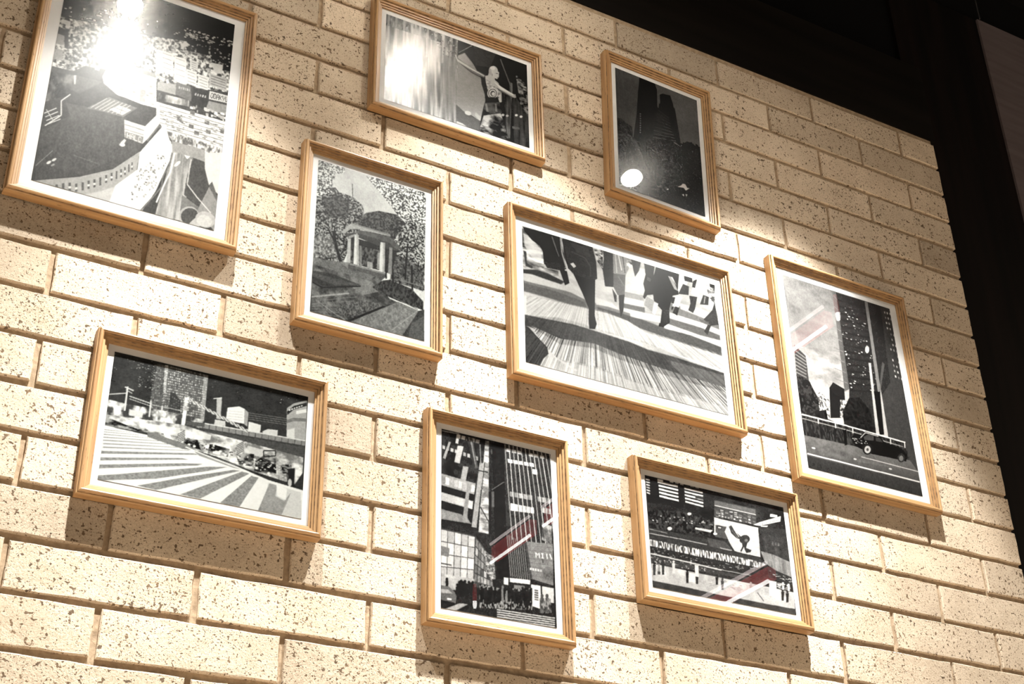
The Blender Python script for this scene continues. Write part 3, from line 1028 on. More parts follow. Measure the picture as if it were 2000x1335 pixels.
('p',128,1,[1332,900,1384,899,1387,1255,1318,1255]),
('p',120,1,[797,990,839,993,850,1261,808,1262]),
('p',140,1,[1120,1018,1165,1008,1162,1237,1122,1233]),
('p',172,1,[732,864,774,855,802,1266,764,1265]),
('p',170,1,[1212,863,1251,859,1257,1260,1221,1260]),
('p',150,1,[942,1175,1039,1167,1042,1250,946,1258]),
('p',28,1,[1262,1181,1274,1333,1303,1326,1291,1174]),
('p',26,1,[1384,1179,1397,1367,1430,1360,1417,1172]),
('p',126,1,[459,1276,617,1255,1273,1257,1269,1327,615,1338]),
('p',80,1,[612,1280,1270,1279,1269,1327,615,1338]),
('b',1),
('f',36,44,44,155),
('f',36,190,190,156),
('b',1),
]),
"f5": (190, [
('n',130,235,6,10,2,0.6,151,[0,0,2000,0,2000,2000,0,2000]),
('n',40,250,10,24,3,1,152,[-10,44,111,102,210,305,204,557,346,529,343,645,-9,656]),
('p',225,0.7,[13,111,97,166,180,281,188,469,91,457,22,299]),
('p',52,1,[3,669,136,617,257,627,403,674,365,729,219,720,86,706,2,726]),
('p',60,1,[8,382,38,387,41,557,101,586,88,620,28,610]),
('p',205,1,[1043,148,1252,92,1211,482,1013,510]),
('p',150,1,[1011,551,1216,521,1197,610,993,640]),
('p',225,1,[993,640,1197,620,1193,693,982,735]),
('p',95,1,[975,738,1206,707,1202,790,971,830]),
('p',215,1,[972,809,1380,773,1361,872,966,931]),
('p',120,1,[1450,519,1815,525,2008,628,2002,713,1440,687]),
('p',228,1,[1455,670,1804,683,2002,713,1995,797,1435,770]),
('p',100,1,[1436,759,1785,763,1995,797,1995,899,1415,879]),
('p',225,1,[1403,854,1776,889,1997,878,1995,990,1397,957]),
('p',205,1,[1592,477,1820,461,2015,542,2008,628,1587,562]),
('p',82,1,[754,953,967,911,1169,904,1412,941,1675,931,1996,980,1992,1133,1664,1095,1363,1070,1028,1043,751,1043]),
('p',118,1,[0,820,180,803,424,797,620,861,1049,863,1042,1018,713,1027,614,1014,297,985,3,985]),
('p',205,1,[2,735,243,728,524,752,585,801,399,808,6,836]),
('p',85,0.7,[5,873,300,852,594,891,615,1004,418,987,3,995]),
('p',215,1,[710,783,874,787,922,842,706,880]),
('p',70,1,[718,912,1047,902,1042,999,714,1008]),
('p',228,1,[-83,1321,22,1334,327,1237,545,1227,654,1239,859,1247,1183,1232,1525,1308,1995,1374,2006,1115,1522,1092,1191,1085,1016,990,808,960,241,1016,12,1047]),
('p',56,1,[7,1328,112,1318,465,1272,668,1280,1017,1300,1210,1340,1506,1339,1995,1374,2006,1669,1652,1662,1323,1648,907,1603,658,1541,332,1617,63,1488,4,1491]),
('p',90,1,[1386,1411,2001,1408,2000,1636,1572,1622]),
('p',44,0.6,[1209,1352,1438,1367,1431,1488,1233,1520]),
('p',208,1,[63,1488,332,1617,658,1541,907,1603,1323,1648,1652,1662,2007,1657,2013,2020,-7,2057,144,1886,206,1793]),
('b',6),
('z',46,250,3000,4,3.4,0.72,153,[690,280],[64,1465,334,1536,661,1470,911,1520,1328,1564,1658,1577,2012,1595,1998,1885,1309,1898,896,1861,648,1821,325,1858,150,1658]),
('z',90,255,3000,4,2.2,0.5,154,[690,280],[146,1817,326,1835,648,1798,897,1826,1311,1862,2000,1861,2011,2044,-7,2080]),
('z',40,210,3000,5,1.8,0.16,155,[690,280],[7,1328,668,1280,1995,1374,2008,1645,1323,1648,658,1541,63,1488]),
('z',70,245,3000,8,2.6,0.35,156,[690,280],[27,1040,809,935,1192,1060,2008,1089,1998,1337,1182,1256,653,1263,22,1322]),
('b',1),
('p',205,0.8,[192,1788,237,1785,490,1928,459,1941]),
('p',52,1,[7,1489,41,1498,106,1584,208,1713,218,1800,167,1888,127,2016,-4,2034]),
('z',30,92,2400,5,2.2,0.6,157,[690,280],[12,1510,208,1724,127,2004,2,2020]),
('b',2),
('p',38,1,[9,16,379,0,422,446,365,511,206,499,198,311,169,238,97,186,26,85]),
('p',38,1,[353,497,425,454,450,672,404,727]),
('p',45,1,[201,463,362,407,365,521,235,542]),
('p',165,1,[374,10,383,243,394,236,385,2]),
('p',165,1,[383,245,419,456,430,446,394,235]),
('p',120,1,[292,34,330,211,336,205,298,28]),
('p',120,1,[330,211,355,315,361,309,336,205]),
('p',200,1,[439,479,438,484,435,490,431,496,426,500,421,502,416,503,412,501,409,497,409,493,410,487,412,481,417,476,422,472,427,469,432,469,436,470,438,474]),
('p',44,1,[401,4,702,-12,732,214,732,477,711,506,685,1058,700,1163,680,1257,623,1273,620,1142,628,970,573,768,495,518,447,454,405,290]),
('p',33,1,[495,522,645,519,711,496,681,1097,632,1136,631,969,576,767]),
('p',68,1,[478,186,615,218,621,200,483,167]),
('p',68,1,[613,216,666,328,676,314,623,202]),
('p',68,1,[665,324,659,481,671,476,677,318]),
('p',62,0.7,[472,44,650,37,683,179,544,166]),
('p',215,1,[467,369,498,339,524,385,500,419]),
('p',24,1,[622,1141,682,1115,700,1173,680,1257,622,1270]),
('p',30,1,[393,25,442,458,452,450,403,17]),
('n',40,230,59,59,2.8800000000000003,1,158,[710,-1,805,3,797,321,745,208]),
('p',42,1,[807,-2,911,-12,910,308,893,533,807,560,800,436,794,322,813,118]),
('p',148,1,[911,-12,1086,-31,1066,177,1027,293,902,315]),
('p',220,1,[961,-6,985,236,997,227,973,-15]),
('p',205,1,[932,-2,934,297,944,292,941,-7]),
('p',70,1,[1008,-4,1020,258,1028,253,1016,-9]),
('p',98,1,[902,319,1028,285,1005,599,931,639,895,532]),
('p',130,1,[942,335,1001,464,1007,456,948,327]),
('p',45,1,[878,556,921,648,916,750,896,751]),
('p',36,1,[942,635,1005,595,980,855,950,963,938,835]),
('n',40,235,50,50,2.72,1,159,[1049,20,1202,1,1188,122,1043,148]),
('p',50,1,[1098,2,1199,-4,1175,149,1128,266,1116,176]),
('p',40,1,[1235,4,1349,-3,1330,244,1304,465,1241,501,1213,575,1195,550,1220,437,1209,340,1241,181]),
('p',175,1,[1347,2,1369,-3,1325,163]),
('p',32,1,[1362,-4,1612,-15,1585,191,1581,342,1517,387,1467,614,1459,832,1388,923,1352,910,1386,670,1309,565,1299,299]),
('p',145,1,[1484,90,1526,92,1579,287,1540,273]),
('p',210,1,[1515,88,1532,89,1573,217]),
('p',70,1,[1257,206,1300,226,1284,275,1250,259]),
('p',150,1,[1236,522,1352,583,1312,766,1200,670]),
('p',222,1,[1308,586,1352,583,1312,766,1280,756]),
('p',26,1,[1347,878,1393,888,1393,932,1335,937]),
('p',45,1,[1401,643,1465,635,1440,838,1391,869]),
('p',212,1,[1609,33,1707,20,1684,146,1603,307,1577,278]),
('p',54,1,[1642,144,1706,157,1691,301,1579,331]),
('p',45,1,[1659,6,1749,-10,1749,79,1662,89]),
('p',218,1,[1536,395,1611,366,1571,548,1503,557]),
('p',42,1,[1510,411,1544,400,1520,513,1492,511]),
('p',46,1,[1535,544,1577,550,1546,686,1497,662]),
('p',46,1,[1496,560,1517,562,1500,620,1486,616]),
('p',205,1,[1773,59,1898,60,1778,282,1717,261]),
('p',45,1,[1756,50,1806,-11,1772,152,1738,155]),
('p',55,1,[1699,306,1786,289,1749,491,1722,569,1672,545,1703,429]),
('n',50,235,55,55,2.8000000000000003,1,160,[1848,51,1995,27,1974,310,1896,198]),
('p',58,1,[1856,224,1918,230,1901,367,1807,396]),
('p',150,1,[1870,241,1881,242,1861,360,1850,361]),
('p',40,1,[1939,-3,2000,-5,1995,65,1941,64]),
('p',80,1,[1982,244,1980,255,1976,266,1969,275,1962,281,1955,285,1949,284,1944,280,1941,272,1940,262,1942,251,1946,241,1952,231,1959,225,1967,222,1973,222,1978,226,1981,234]),
('p',60,1,[1976,284,1996,637,1906,687,1831,621,1939,430]),
('p',60,1,[1873,681,1910,682,1858,850,1824,812]),
('p',90,0.7,[1780,633,1893,635,1875,684,1791,669]),
('b',2),
('f',22,18,14,161),
('f',26,170,130,162),
]),
"f6": (150, [
('g',112,186,[255,209,446,1254],[0,0,2000,0,2000,2000,0,2000]),
('n',88,148,5,16,2,0.55,161,[-25,-35,1071,-19,977,775,131,747]),
('n',112,206,5,20,2.4,0.6,162,[93,754,1002,681,918,1134,204,1209]),
('p',60,1,[41,759,226,840,223,1099,325,1231,457,1358,467,1461,-21,1486]),
('p',126,1,[43,822,227,877,240,866,57,811]),
('p',126,1,[35,860,219,911,232,900,48,849]),
('p',126,1,[26,899,211,945,224,933,39,888]),
('p',126,1,[18,937,203,978,216,967,30,926]),
('p',126,1,[9,975,196,1012,207,1001,21,964]),
('p',126,1,[1,1013,188,1046,199,1034,12,1002]),
('p',126,1,[-8,1051,180,1079,191,1068,3,1040]),
('p',126,1,[-16,1089,173,1113,183,1101,-6,1078]),
('n',18,55,69,92,2.08,1,163,[16,1060,235,1108,322,1242,459,1378,452,1463,-10,1484]),
('n',60,240,92,138,3.2,1,164,[355,1184,541,1238,504,1455,338,1398]),
('p',28,1,[576,1115,660,1043,851,1080,806,1386,517,1432]),
('n',40,215,92,114,3.2,1,165,[745,1201,870,1202,754,1405,695,1394]),
('p',88,1,[910,8,994,10,952,1064,851,1106]),
('p',40,1,[978,11,1535,5,1523,680,1529,1001,1314,1455,847,1401,944,1065]),
('p',30,1,[981,106,1505,95,1520,74,994,86]),
('p',30,1,[978,179,1505,163,1518,142,991,158]),
('p',30,1,[976,251,1504,230,1517,210,989,230]),
('p',30,1,[973,322,1503,298,1516,277,986,302]),
('p',30,1,[971,394,1502,365,1515,345,983,374]),
('p',30,1,[969,464,1501,432,1513,411,980,445]),
('p',30,1,[966,535,1500,498,1512,478,977,515]),
('p',30,1,[964,605,1500,564,1511,544,974,586]),
('p',30,1,[962,675,1499,630,1509,610,971,655]),
('p',30,1,[959,744,1498,695,1508,676,969,725]),
('p',30,1,[957,813,1497,760,1507,741,966,794]),
('p',30,1,[955,882,1497,825,1506,806,963,863]),
('p',30,1,[952,950,1496,889,1504,870,960,932]),
('p',30,1,[950,1018,1495,954,1503,935,958,1000]),
('p',30,1,[948,1086,1494,1017,1502,999,955,1067]),
('s',46,10,34,4,8,120,250,166,[992,137,1506,109,1505,994,956,1063]),
('s',40,10,26,4,8,70,140,167,[992,137,1506,109,1505,994,956,1063]),
('p',120,1,[915,61,974,101,985,94,926,54]),
('p',120,1,[887,183,967,218,977,211,896,176]),
('p',120,1,[858,303,960,335,969,327,867,296]),
('p',120,1,[831,422,953,450,961,443,839,415]),
('p',120,1,[803,541,946,564,954,557,810,533]),
('p',120,1,[775,657,940,677,947,670,782,650]),
('p',120,1,[748,773,933,790,939,782,754,766]),
('p',120,1,[721,888,926,901,932,894,727,881]),
('p',120,1,[694,1001,919,1011,925,1004,700,994]),
('p',58,1,[1557,10,2061,-20,2083,1783,1533,1601,1545,1053]),
('p',40,1,[1566,8,1822,2,1755,864,1551,1030,1536,632]),
('p',122,1,[1518,8,1574,7,1541,988,1480,1011]),
('l',3,13,0.55,0.6,0.75,120,225,168,[1859,37,2014,32,2027,818,1852,803]),
('p',105,0.6,[1662,656,1704,671,1533,989,1505,994]),
('n',14,34,69,92,1.7600000000000002,1,169,[755,1331,909,1168,1107,1125,1266,1228,1330,1463,747,1501]),
('n',22,60,92,46,2.0,1,170,[-20,1480,469,1450,753,1479,1835,1482,1873,1667,812,1667,-9,1689]),
('n',14,40,69,46,1.7600000000000002,1,171,[208,1418,457,1358,469,1450,322,1463]),
('p',188,1,[1393,713,1438,706,1369,1472,1315,1476]),
('p',18,1,[1404,1010,1521,1002,1465,1453,1377,1471]),
('p',180,1,[1449,557,1443,572,1432,586,1418,598,1404,605,1390,608,1378,605,1370,597,1366,586,1368,572,1374,557,1385,542,1399,531,1413,523,1428,521,1439,524,1448,531,1451,543]),
('p',245,1,[1434,571,1430,580,1424,588,1416,594,1407,598,1398,600,1391,598,1386,594,1384,588,1385,580,1389,572,1395,564,1403,557,1412,553,1420,551,1427,553,1432,557,1435,563]),
('g',104,72,[631,1664,645,1886],[-7,1683,813,1661,1876,1656,1997,1754,2002,2032,-47,2046]),
('n',60,120,14,40,1.8,0.5,172,[2,1687,812,1667,1977,1756,22,1856]),
('g',52,36,[934,1885,919,2069],[9,1882,1998,1868,2002,2032,-29,2043]),
('p',228,1,[5,1482,715,1474,724,1461,14,1468]),
('p',228,1,[714,1474,1840,1483,1850,1469,724,1461]),
('p',150,1,[4,1521,705,1516,711,1506,10,1512]),
('p',150,1,[704,1516,1779,1533,1786,1524,711,1506]),
('p',205,1,[282,1474,276,1529,295,1525,301,1470]),
('p',205,1,[582,1470,575,1526,594,1522,601,1467]),
('p',205,1,[883,1476,876,1531,895,1528,903,1472]),
('p',205,1,[1187,1475,1178,1531,1198,1527,1206,1471]),
('p',205,1,[1560,1482,1550,1538,1570,1534,1580,1478]),
('p',205,1,[1819,1481,1809,1537,1829,1534,1839,1477]),
('p',14,1,[711,1527,774,1507,746,1667,700,1678]),
('p',14,1,[842,1580,923,1526,1026,1525,1122,1474,1363,1480,1447,1536,1746,1549,1843,1604,1797,1678,1509,1682,1171,1693,888,1656]),
('p',165,1,[1017,1557,1125,1488,1113,1483,1005,1552]),
('p',165,1,[1115,1491,1345,1494,1353,1482,1123,1480]),
('p',62,1,[1076,1534,1172,1494,1263,1501,1249,1549,1078,1565]),
('p',50,1,[1293,1501,1368,1502,1420,1540,1287,1548]),
('s',14,10,30,4,8,80,180,173,[854,1578,1026,1552,1237,1593,896,1624]),
('p',28,1,[1201,1640,1190,1661,1168,1681,1140,1698,1108,1709,1076,1714,1048,1712,1027,1702,1016,1687,1016,1668,1027,1647,1048,1627,1076,1610,1108,1599,1141,1594,1169,1596,1190,1606,1201,1621]),
('p',178,1,[1165,1650,1158,1664,1144,1677,1126,1688,1106,1695,1086,1698,1069,1696,1056,1690,1049,1680,1049,1667,1057,1653,1070,1640,1088,1629,1108,1622,1128,1619,1146,1620,1158,1627,1165,1637]),
('p',60,1,[1130,1655,1127,1661,1122,1667,1114,1672,1106,1675,1098,1676,1091,1675,1086,1672,1084,1668,1084,1662,1087,1656,1092,1650,1100,1645,1108,1642,1116,1641,1123,1642,1128,1645,1130,1649]),
('p',40,1,[1785,1642,1776,1659,1759,1675,1737,1689,1712,1698,1687,1702,1665,1699,1650,1691,1642,1679,1643,1663,1652,1646,1669,1629,1691,1616,1716,1606,1741,1603,1763,1605,1778,1613,1786,1626]),
('p',110,1,[1752,1651,1747,1661,1737,1671,1725,1678,1711,1684,1697,1686,1685,1684,1677,1679,1672,1672,1673,1662,1678,1652,1688,1643,1700,1635,1714,1629,1728,1627,1740,1629,1749,1634,1753,1641]),
('p',232,1,[10,1866,1986,1861,1996,1848,19,1853]),
('p',190,1,[968,1755,1995,1754,2002,1745,974,1747]),
('p',220,1,[167,1789,163,1792,156,1795,147,1797,136,1797,125,1797,116,1796,109,1794,106,1792,106,1789,110,1786,117,1783,126,1781,137,1780,147,1780,157,1781,164,1783,167,1786]),
('p',190,1,[879,1791,875,1794,868,1797,859,1799,849,1800,840,1800,831,1799,825,1797,822,1794,823,1791,826,1788,833,1785,842,1783,852,1782,862,1783,870,1784,876,1786,879,1788]),
('p',200,1,[1503,1798,1499,1801,1492,1803,1483,1805,1473,1806,1463,1806,1454,1805,1448,1803,1445,1800,1446,1797,1450,1794,1457,1792,1466,1790,1476,1789,1486,1789,1494,1790,1501,1792,1504,1794]),
('b',1),
('f',16,44,44,174),
('f',18,190,190,175),
('b',1),
]),
"f7": (44, [
('n',34,62,10,8,1.8,0.7,171,[0,0,2000,0,2000,2000,0,2000]),
('s',45,3,7,3,7,120,220,172,[-12,44,1023,-13,1981,10,1766,265,951,274,7,290]),
('p',82,1,[421,40,940,33,939,802,395,869]),
('l',24,20,0.4,0.4,0.92,90,225,173,[497,21,940,33,938,788,527,822]),
('l',7,20,0.45,0.4,0.95,60,150,174,[396,55,499,38,537,833,394,856]),
('l',1,18,0.1,0.35,1,190,240,175,[498,30,536,29,540,483,511,465]),
('p',205,0.5,[894,51,938,48,940,787,904,795]),
('p',54,1,[581,439,630,450,688,541,710,868,583,885]),
('l',4,8,0.4,0.5,0.7,70,120,176,[599,489,680,544,700,844,589,856]),
('s',60,4,8,4,8,130,245,177,[228,92,569,46,459,457,277,524]),
('n',60,245,19,11,4,1,178,[-28,775,179,782,719,754,928,764,936,900,715,949,-14,1042]),
('p',215,1,[210,853,344,860,342,943,212,948]),
('p',225,1,[159,511,161,896,176,894,174,508]),
('p',215,1,[141,534,227,563,231,544,144,514]),
('p',190,1,[153,571,217,608,221,595,156,558]),
('p',200,1,[-8,707,168,623,166,607,-10,692]),
('p',195,1,[194,660,415,704,418,687,196,644]),
('p',190,1,[197,698,419,742,420,731,198,687]),
('p',215,1,[397,646,399,908,414,905,412,643]),
('p',205,1,[511,688,514,854,528,851,525,685]),
('p',180,1,[417,715,716,705,716,694,418,704]),
('p',185,1,[1046,382,1098,349,1103,702,1061,703]),
('p',230,1,[1012,401,1098,356,1097,342,1011,388]),
('p',238,1,[1164,487,1281,425,1339,447,1341,689,1156,697]),
('p',165,1,[1339,447,1379,490,1379,724,1341,689]),
('p',205,1,[1170,542,1321,511,1321,500,1170,531]),
('p',205,1,[1173,584,1323,556,1323,545,1173,573]),
('p',205,1,[1175,626,1325,601,1325,589,1175,614]),
('p',205,1,[1177,667,1327,645,1328,634,1177,656]),
('p',228,1,[1390,635,1517,647,1515,784,1389,785]),
('p',215,1,[1540,742,1592,687,1695,671,1697,807,1543,817]),
('p',205,1,[1048,721,1153,712,1158,795,1044,807]),
('p',120,1,[1379,500,1783,452,1783,443,1380,491]),
('p',120,1,[1381,534,1784,486,1785,477,1381,525]),
('p',120,1,[1383,567,1785,520,1786,512,1383,559]),
('p',120,1,[1384,601,1787,554,1787,546,1385,592]),
('p',172,1,[1776,276,1846,169,1987,67,1995,791,1793,774]),
('p',38,1,[1780,333,1848,212,1984,104,1986,162,1850,272,1786,388]),
('l',7,1,0.4,0.4,0.8,200,250,179,[1795,284,1970,132,1971,161,1796,327]),
('p',232,1,[1878,283,1988,214,1987,273,1877,342]),
('p',118,1,[1784,467,1855,407,1987,375,1987,425,1858,465,1784,525]),
('p',222,1,[1791,632,1871,575,1878,745,1795,745]),
('p',72,1,[955,921,1993,849,1990,1020,1580,1016,960,1003]),
('p',135,1,[880,831,1993,749,1993,835,885,918]),
('p',225,1,[879,834,1992,752,1994,735,880,817]),
('p',60,1,[902,922,1992,845,1993,825,903,902]),
('p',70,1,[929,833,929,902,936,901,936,831]),
('p',70,1,[995,828,995,898,1002,896,1002,827]),
('p',70,1,[1061,823,1062,893,1068,892,1068,822]),
('p',70,1,[1128,819,1128,889,1135,887,1135,817]),
('p',70,1,[1194,814,1195,884,1202,882,1201,812]),
('p',70,1,[1262,809,1262,879,1269,878,1269,808]),
('p',70,1,[1329,804,1329,875,1336,873,1336,803]),
('p',70,1,[1397,800,1397,870,1404,869,1404,798]),
('p',70,1,[1465,795,1465,865,1472,864,1472,793]),
('p',70,1,[1533,790,1533,861,1540,859,1540,789]),
('p',70,1,[1602,785,1601,856,1608,855,1609,784]),
('p',70,1,[1670,780,1670,851,1677,850,1678,779]),
('p',70,1,[1740,775,1739,847,1746,845,1747,774]),
('p',70,1,[1809,771,1808,842,1816,840,1816,769]),
('p',70,1,[1879,766,1878,837,1885,836,1886,764]),
('p',70,1,[1949,761,1948,832,1955,831,1956,759]),
('p',80,1,[769,848,948,812,952,872,772,902]),
('p',215,1,[812,515,809,523,803,529,795,531,786,531,777,528,769,522,763,514,760,505,761,495,764,488,770,482,778,479,787,479,796,482,804,488,810,497,813,506]),
('p',70,1,[769,486,807,534,811,527,773,479]),
('p',215,1,[861,538,858,546,852,552,844,555,834,555,826,551,818,545,812,537,809,528,809,519,812,511,818,505,826,502,836,502,845,506,852,512,858,520,861,529]),
('p',70,1,[818,509,856,558,859,551,821,502]),
('p',215,1,[910,561,906,569,900,575,892,578,883,578,874,575,866,568,860,560,857,551,858,542,861,534,867,528,875,525,884,526,893,529,901,535,907,543,910,552]),
('p',70,1,[867,533,904,581,908,574,870,526]),
('p',215,1,[958,585,955,593,949,599,941,602,932,601,923,598,915,592,909,584,906,574,906,565,910,557,916,552,924,549,933,549,942,552,950,558,956,567,959,576]),
('p',70,1,[915,556,953,604,957,597,919,549]),
('p',215,1,[1007,608,1004,616,998,622,990,625,980,625,971,621,964,615,958,607,955,598,955,589,958,581,964,575,973,572,982,572,991,576,999,582,1004,590,1007,599]),
('p',70,1,[964,579,1002,628,1005,621,967,572]),
('p',215,1,[1056,632,1053,640,1047,646,1038,648,1029,648,1020,645,1012,639,1007,631,1004,621,1004,612,1007,604,1013,599,1021,596,1031,596,1040,599,1048,605,1053,613,1056,623]),
('p',70,1,[1013,603,1051,651,1054,644,1016,596]),
('p',215,1,[1105,655,1102,663,1096,669,1087,672,1078,672,1069,668,1061,662,1055,654,1053,645,1053,636,1056,628,1062,622,1070,619,1080,619,1089,623,1097,629,1102,637,1105,646]),
('p',70,1,[1062,626,1100,675,1103,668,1065,619]),
('p',215,1,[1154,679,1151,687,1145,693,1136,696,1127,695,1118,692,1110,686,1104,678,1102,668,1102,659,1105,651,1111,646,1119,643,1129,643,1138,646,1146,652,1151,661,1154,670]),
('p',70,1,[1111,650,1149,698,1152,691,1114,643]),
('p',215,1,[1203,703,1200,710,1194,716,1186,719,1176,719,1167,715,1159,709,1154,701,1151,692,1151,683,1154,675,1160,669,1169,666,1178,666,1187,670,1195,676,1201,684,1204,693]),
('p',70,1,[1160,673,1198,722,1202,715,1163,666]),
('p',215,1,[1253,726,1249,734,1243,740,1235,743,1226,743,1216,739,1209,733,1203,725,1200,716,1200,706,1203,699,1210,693,1218,690,1227,690,1236,693,1244,700,1250,708,1253,717]),
('p',70,1,[1209,697,1247,746,1251,739,1213,690]),
('p',215,1,[1302,750,1299,758,1292,764,1284,766,1275,766,1266,763,1258,757,1252,748,1249,739,1249,730,1253,722,1259,716,1267,713,1276,714,1286,717,1294,723,1299,732,1302,741]),
('p',70,1,[1258,721,1297,769,1300,762,1262,714]),
('p',215,1,[1351,774,1348,782,1342,787,1333,790,1324,790,1315,787,1307,780,1301,772,1298,763,1299,754,1302,746,1308,740,1317,737,1326,737,1335,741,1343,747,1349,755,1352,764]),
('p',70,1,[1308,744,1346,793,1350,786,1311,737]),
('p',215,1,[1401,797,1398,805,1391,811,1383,814,1374,814,1365,810,1357,804,1351,796,1348,787,1348,778,1352,770,1358,764,1366,761,1375,761,1385,765,1393,771,1398,779,1401,788]),
('p',70,1,[1357,768,1396,817,1399,810,1361,761]),
('p',238,1,[729,470,766,456,755,991,719,1003]),
('n',120,250,69,69,2.4000000000000004,0.6,180,[721,458,777,438,775,678,726,696]),
('n',120,255,19,16,3,1,181,[-16,1016,360,964,730,917,957,949,1255,958,1981,1023,1981,1276,1907,1481,1455,1404,1099,1300,752,1252,407,1152,-2,1186]),
('p',240,0.7,[364,1017,717,976,726,1111,405,1112]),
('p',235,0.8,[835,936,1028,980,1016,1067,843,1071]),
('p',238,0.7,[1401,1020,1581,1044,1551,1165,1371,1141]),
('p',40,1,[-13,1055,70,1066,238,1116,390,1144,308,1159,5,1170]),
('n',10,170,19,19,4.5,1,182,[-13,1055,70,1066,238,1116,390,1144,308,1159,5,1170]),
('p',40,1,[740,1120,897,1102,936,1245,785,1233]),
('n',10,170,19,19,4.5,1,183,[740,1120,897,1102,936,1245,785,1233]),
('p',40,1,[1019,1116,1221,1136,1210,1264,1005,1290]),
('n',10,170,19,19,4.5,1,184,[1019,1116,1221,1136,1210,1264,1005,1290]),
('p',40,1,[1266,1162,1469,1137,1473,1335,1329,1348]),
('n',10,170,19,19,4.5,1,185,[1266,1162,1469,1137,1473,1335,1329,1348]),
('p',40,1,[1492,1240,1584,1099,1691,1091,1714,1403,1482,1403]),
('n',10,170,19,19,4.5,1,186,[1492,1240,1584,1099,1691,1091,1714,1403,1482,1403]),
('s',70,6,26,6,18,30,110,187,[6,1089,370,1097,742,1105,1267,1176,1808,1276,1451,1309,749,1212,11,1154]),
('s',60,6,22,6,16,200,255,188,[742,1105,1264,1121,1898,1247,1815,1440,1097,1260]),
('p',245,1,[832,1198,832,1204,829,1211,826,1217,821,1220,816,1222,811,1222,806,1219,803,1214,802,1208,802,1201,805,1195,808,1189,813,1185,819,1184,824,1184,828,1187,831,1192]),
('p',245,1,[884,1208,884,1214,881,1221,878,1226,873,1230,868,1232,863,1231,858,1229,855,1224,854,1218,855,1211,857,1205,861,1199,865,1195,871,1193,876,1194,880,1197,883,1201]),
('p',245,1,[1085,1236,1084,1243,1082,1250,1078,1255,1073,1259,1068,1261,1063,1260,1058,1258,1055,1253,1054,1247,1055,1240,1057,1233,1061,1228,1066,1224,1071,1222,1076,1223,1081,1225,1084,1230]),
('p',245,1,[1144,1203,1143,1210,1141,1216,1137,1222,1132,1226,1127,1228,1122,1227,1117,1224,1114,1219,1113,1213,1114,1207,1116,1200,1120,1194,1125,1190,1130,1189,1135,1189,1140,1192,1143,1197]),
('p',245,1,[1198,1240,1198,1247,1196,1253,1192,1259,1187,1263,1181,1265,1176,1264,1172,1261,1169,1256,1168,1250,1168,1243,1171,1237,1174,1231,1179,1227,1185,1226,1190,1226,1194,1229,1197,1234]),
('p',245,1,[1397,1326,1396,1333,1394,1340,1390,1345,1385,1349,1379,1351,1374,1350,1370,1347,1367,1343,1365,1336,1366,1330,1368,1323,1372,1318,1377,1314,1383,1312,1388,1312,1392,1315,1395,1320]),
('p',245,1,[1522,1341,1521,1348,1518,1354,1514,1360,1509,1364,1504,1366,1499,1365,1494,1362,1491,1357,1490,1351,1491,1344,1493,1338,1497,1332,1502,1328,1508,1326,1513,1327,1517,1330,1520,1335]),
('p',245,1,[1649,1383,1648,1390,1645,1396,1641,1402,1636,1406,1631,1408,1626,1407,1621,1404,1618,1399,1617,1393,1618,1386,1620,1380,1624,1374,1629,1370,1635,1368,1640,1369,1644,1372,1647,1377]),
('p',235,1,[1076,1212,1129,1208,1132,1262,1080,1266]),
('p',30,1,[1564,1058,1688,1016,1687,1000,1563,1041]),
('p',30,1,[1682,1010,1686,1093,1697,1089,1693,1006]),
('p',30,1,[1691,1083,1567,1138,1568,1154,1692,1099]),
('p',30,1,[1573,1144,1569,1048,1558,1051,1562,1147]),
('n',10,140,114,114,3.2,1,189,[1751,1211,1859,1176,1883,1336,1775,1343]),
('p',28,1,[1826,1257,1901,1219,1905,1517,1873,1533,1835,1406]),
('p',50,1,[1815,1330,1836,1531,1845,1527,1824,1326]),
('p',40,1,[1885,1460,1884,1487,1880,1511,1873,1531,1864,1543,1854,1546,1844,1539,1836,1525,1830,1504,1827,1478,1828,1451,1832,1427,1839,1407,1848,1395,1858,1392,1868,1398,1876,1413,1882,1434]),
('p',205,1,[1876,1463,1875,1484,1873,1503,1868,1518,1862,1527,1855,1529,1848,1524,1843,1512,1838,1495,1836,1475,1837,1454,1839,1435,1844,1420,1850,1411,1857,1409,1864,1414,1870,1426,1874,1443]),
('p',225,1,[711,1020,775,998,760,1195,693,1204]),
('p',90,1,[697,1091,767,1001,762,991,693,1080]),
('p',90,1,[699,1118,768,1028,764,1018,694,1107]),
('p',90,1,[701,1144,770,1055,765,1044,696,1134]),
('p',90,1,[703,1171,772,1082,767,1071,698,1161]),
('p',90,1,[704,1198,774,1109,769,1098,700,1187]),
('p',90,1,[706,1224,775,1135,771,1125,701,1214]),
('p',225,1,[1302,998,1368,975,1350,1176,1280,1185]),
('p',90,1,[1286,1070,1360,979,1355,968,1282,1060]),
('p',90,1,[1288,1097,1361,1006,1356,995,1283,1087]),
('p',90,1,[1289,1125,1363,1033,1358,1023,1285,1114]),
('p',90,1,[1291,1152,1364,1061,1359,1050,1286,1141]),
('p',90,1,[1292,1179,1365,1088,1361,1078,1287,1169]),
('p',90,1,[1294,1206,1367,1115,1362,1105,1289,1196]),
('p',243,1,[-11,1181,410,1192,786,1249,1101,1341,1385,1412,1638,1496,2001,1548,2019,2034,-29,2023]),
('p',120,1,[408,1160,508,1153,826,1213,890,1269,755,1292,412,1218]),
('p',150,1,[856,1272,978,1299,1277,1365,1385,1418,1280,1419,929,1343]),
('p',150,1,[-9,1242,245,1200,255,1204,-10,1256]),
('p',150,1,[-6,1276,329,1214,339,1219,-7,1289]),
('p',150,1,[-3,1312,430,1226,440,1230,-4,1328]),
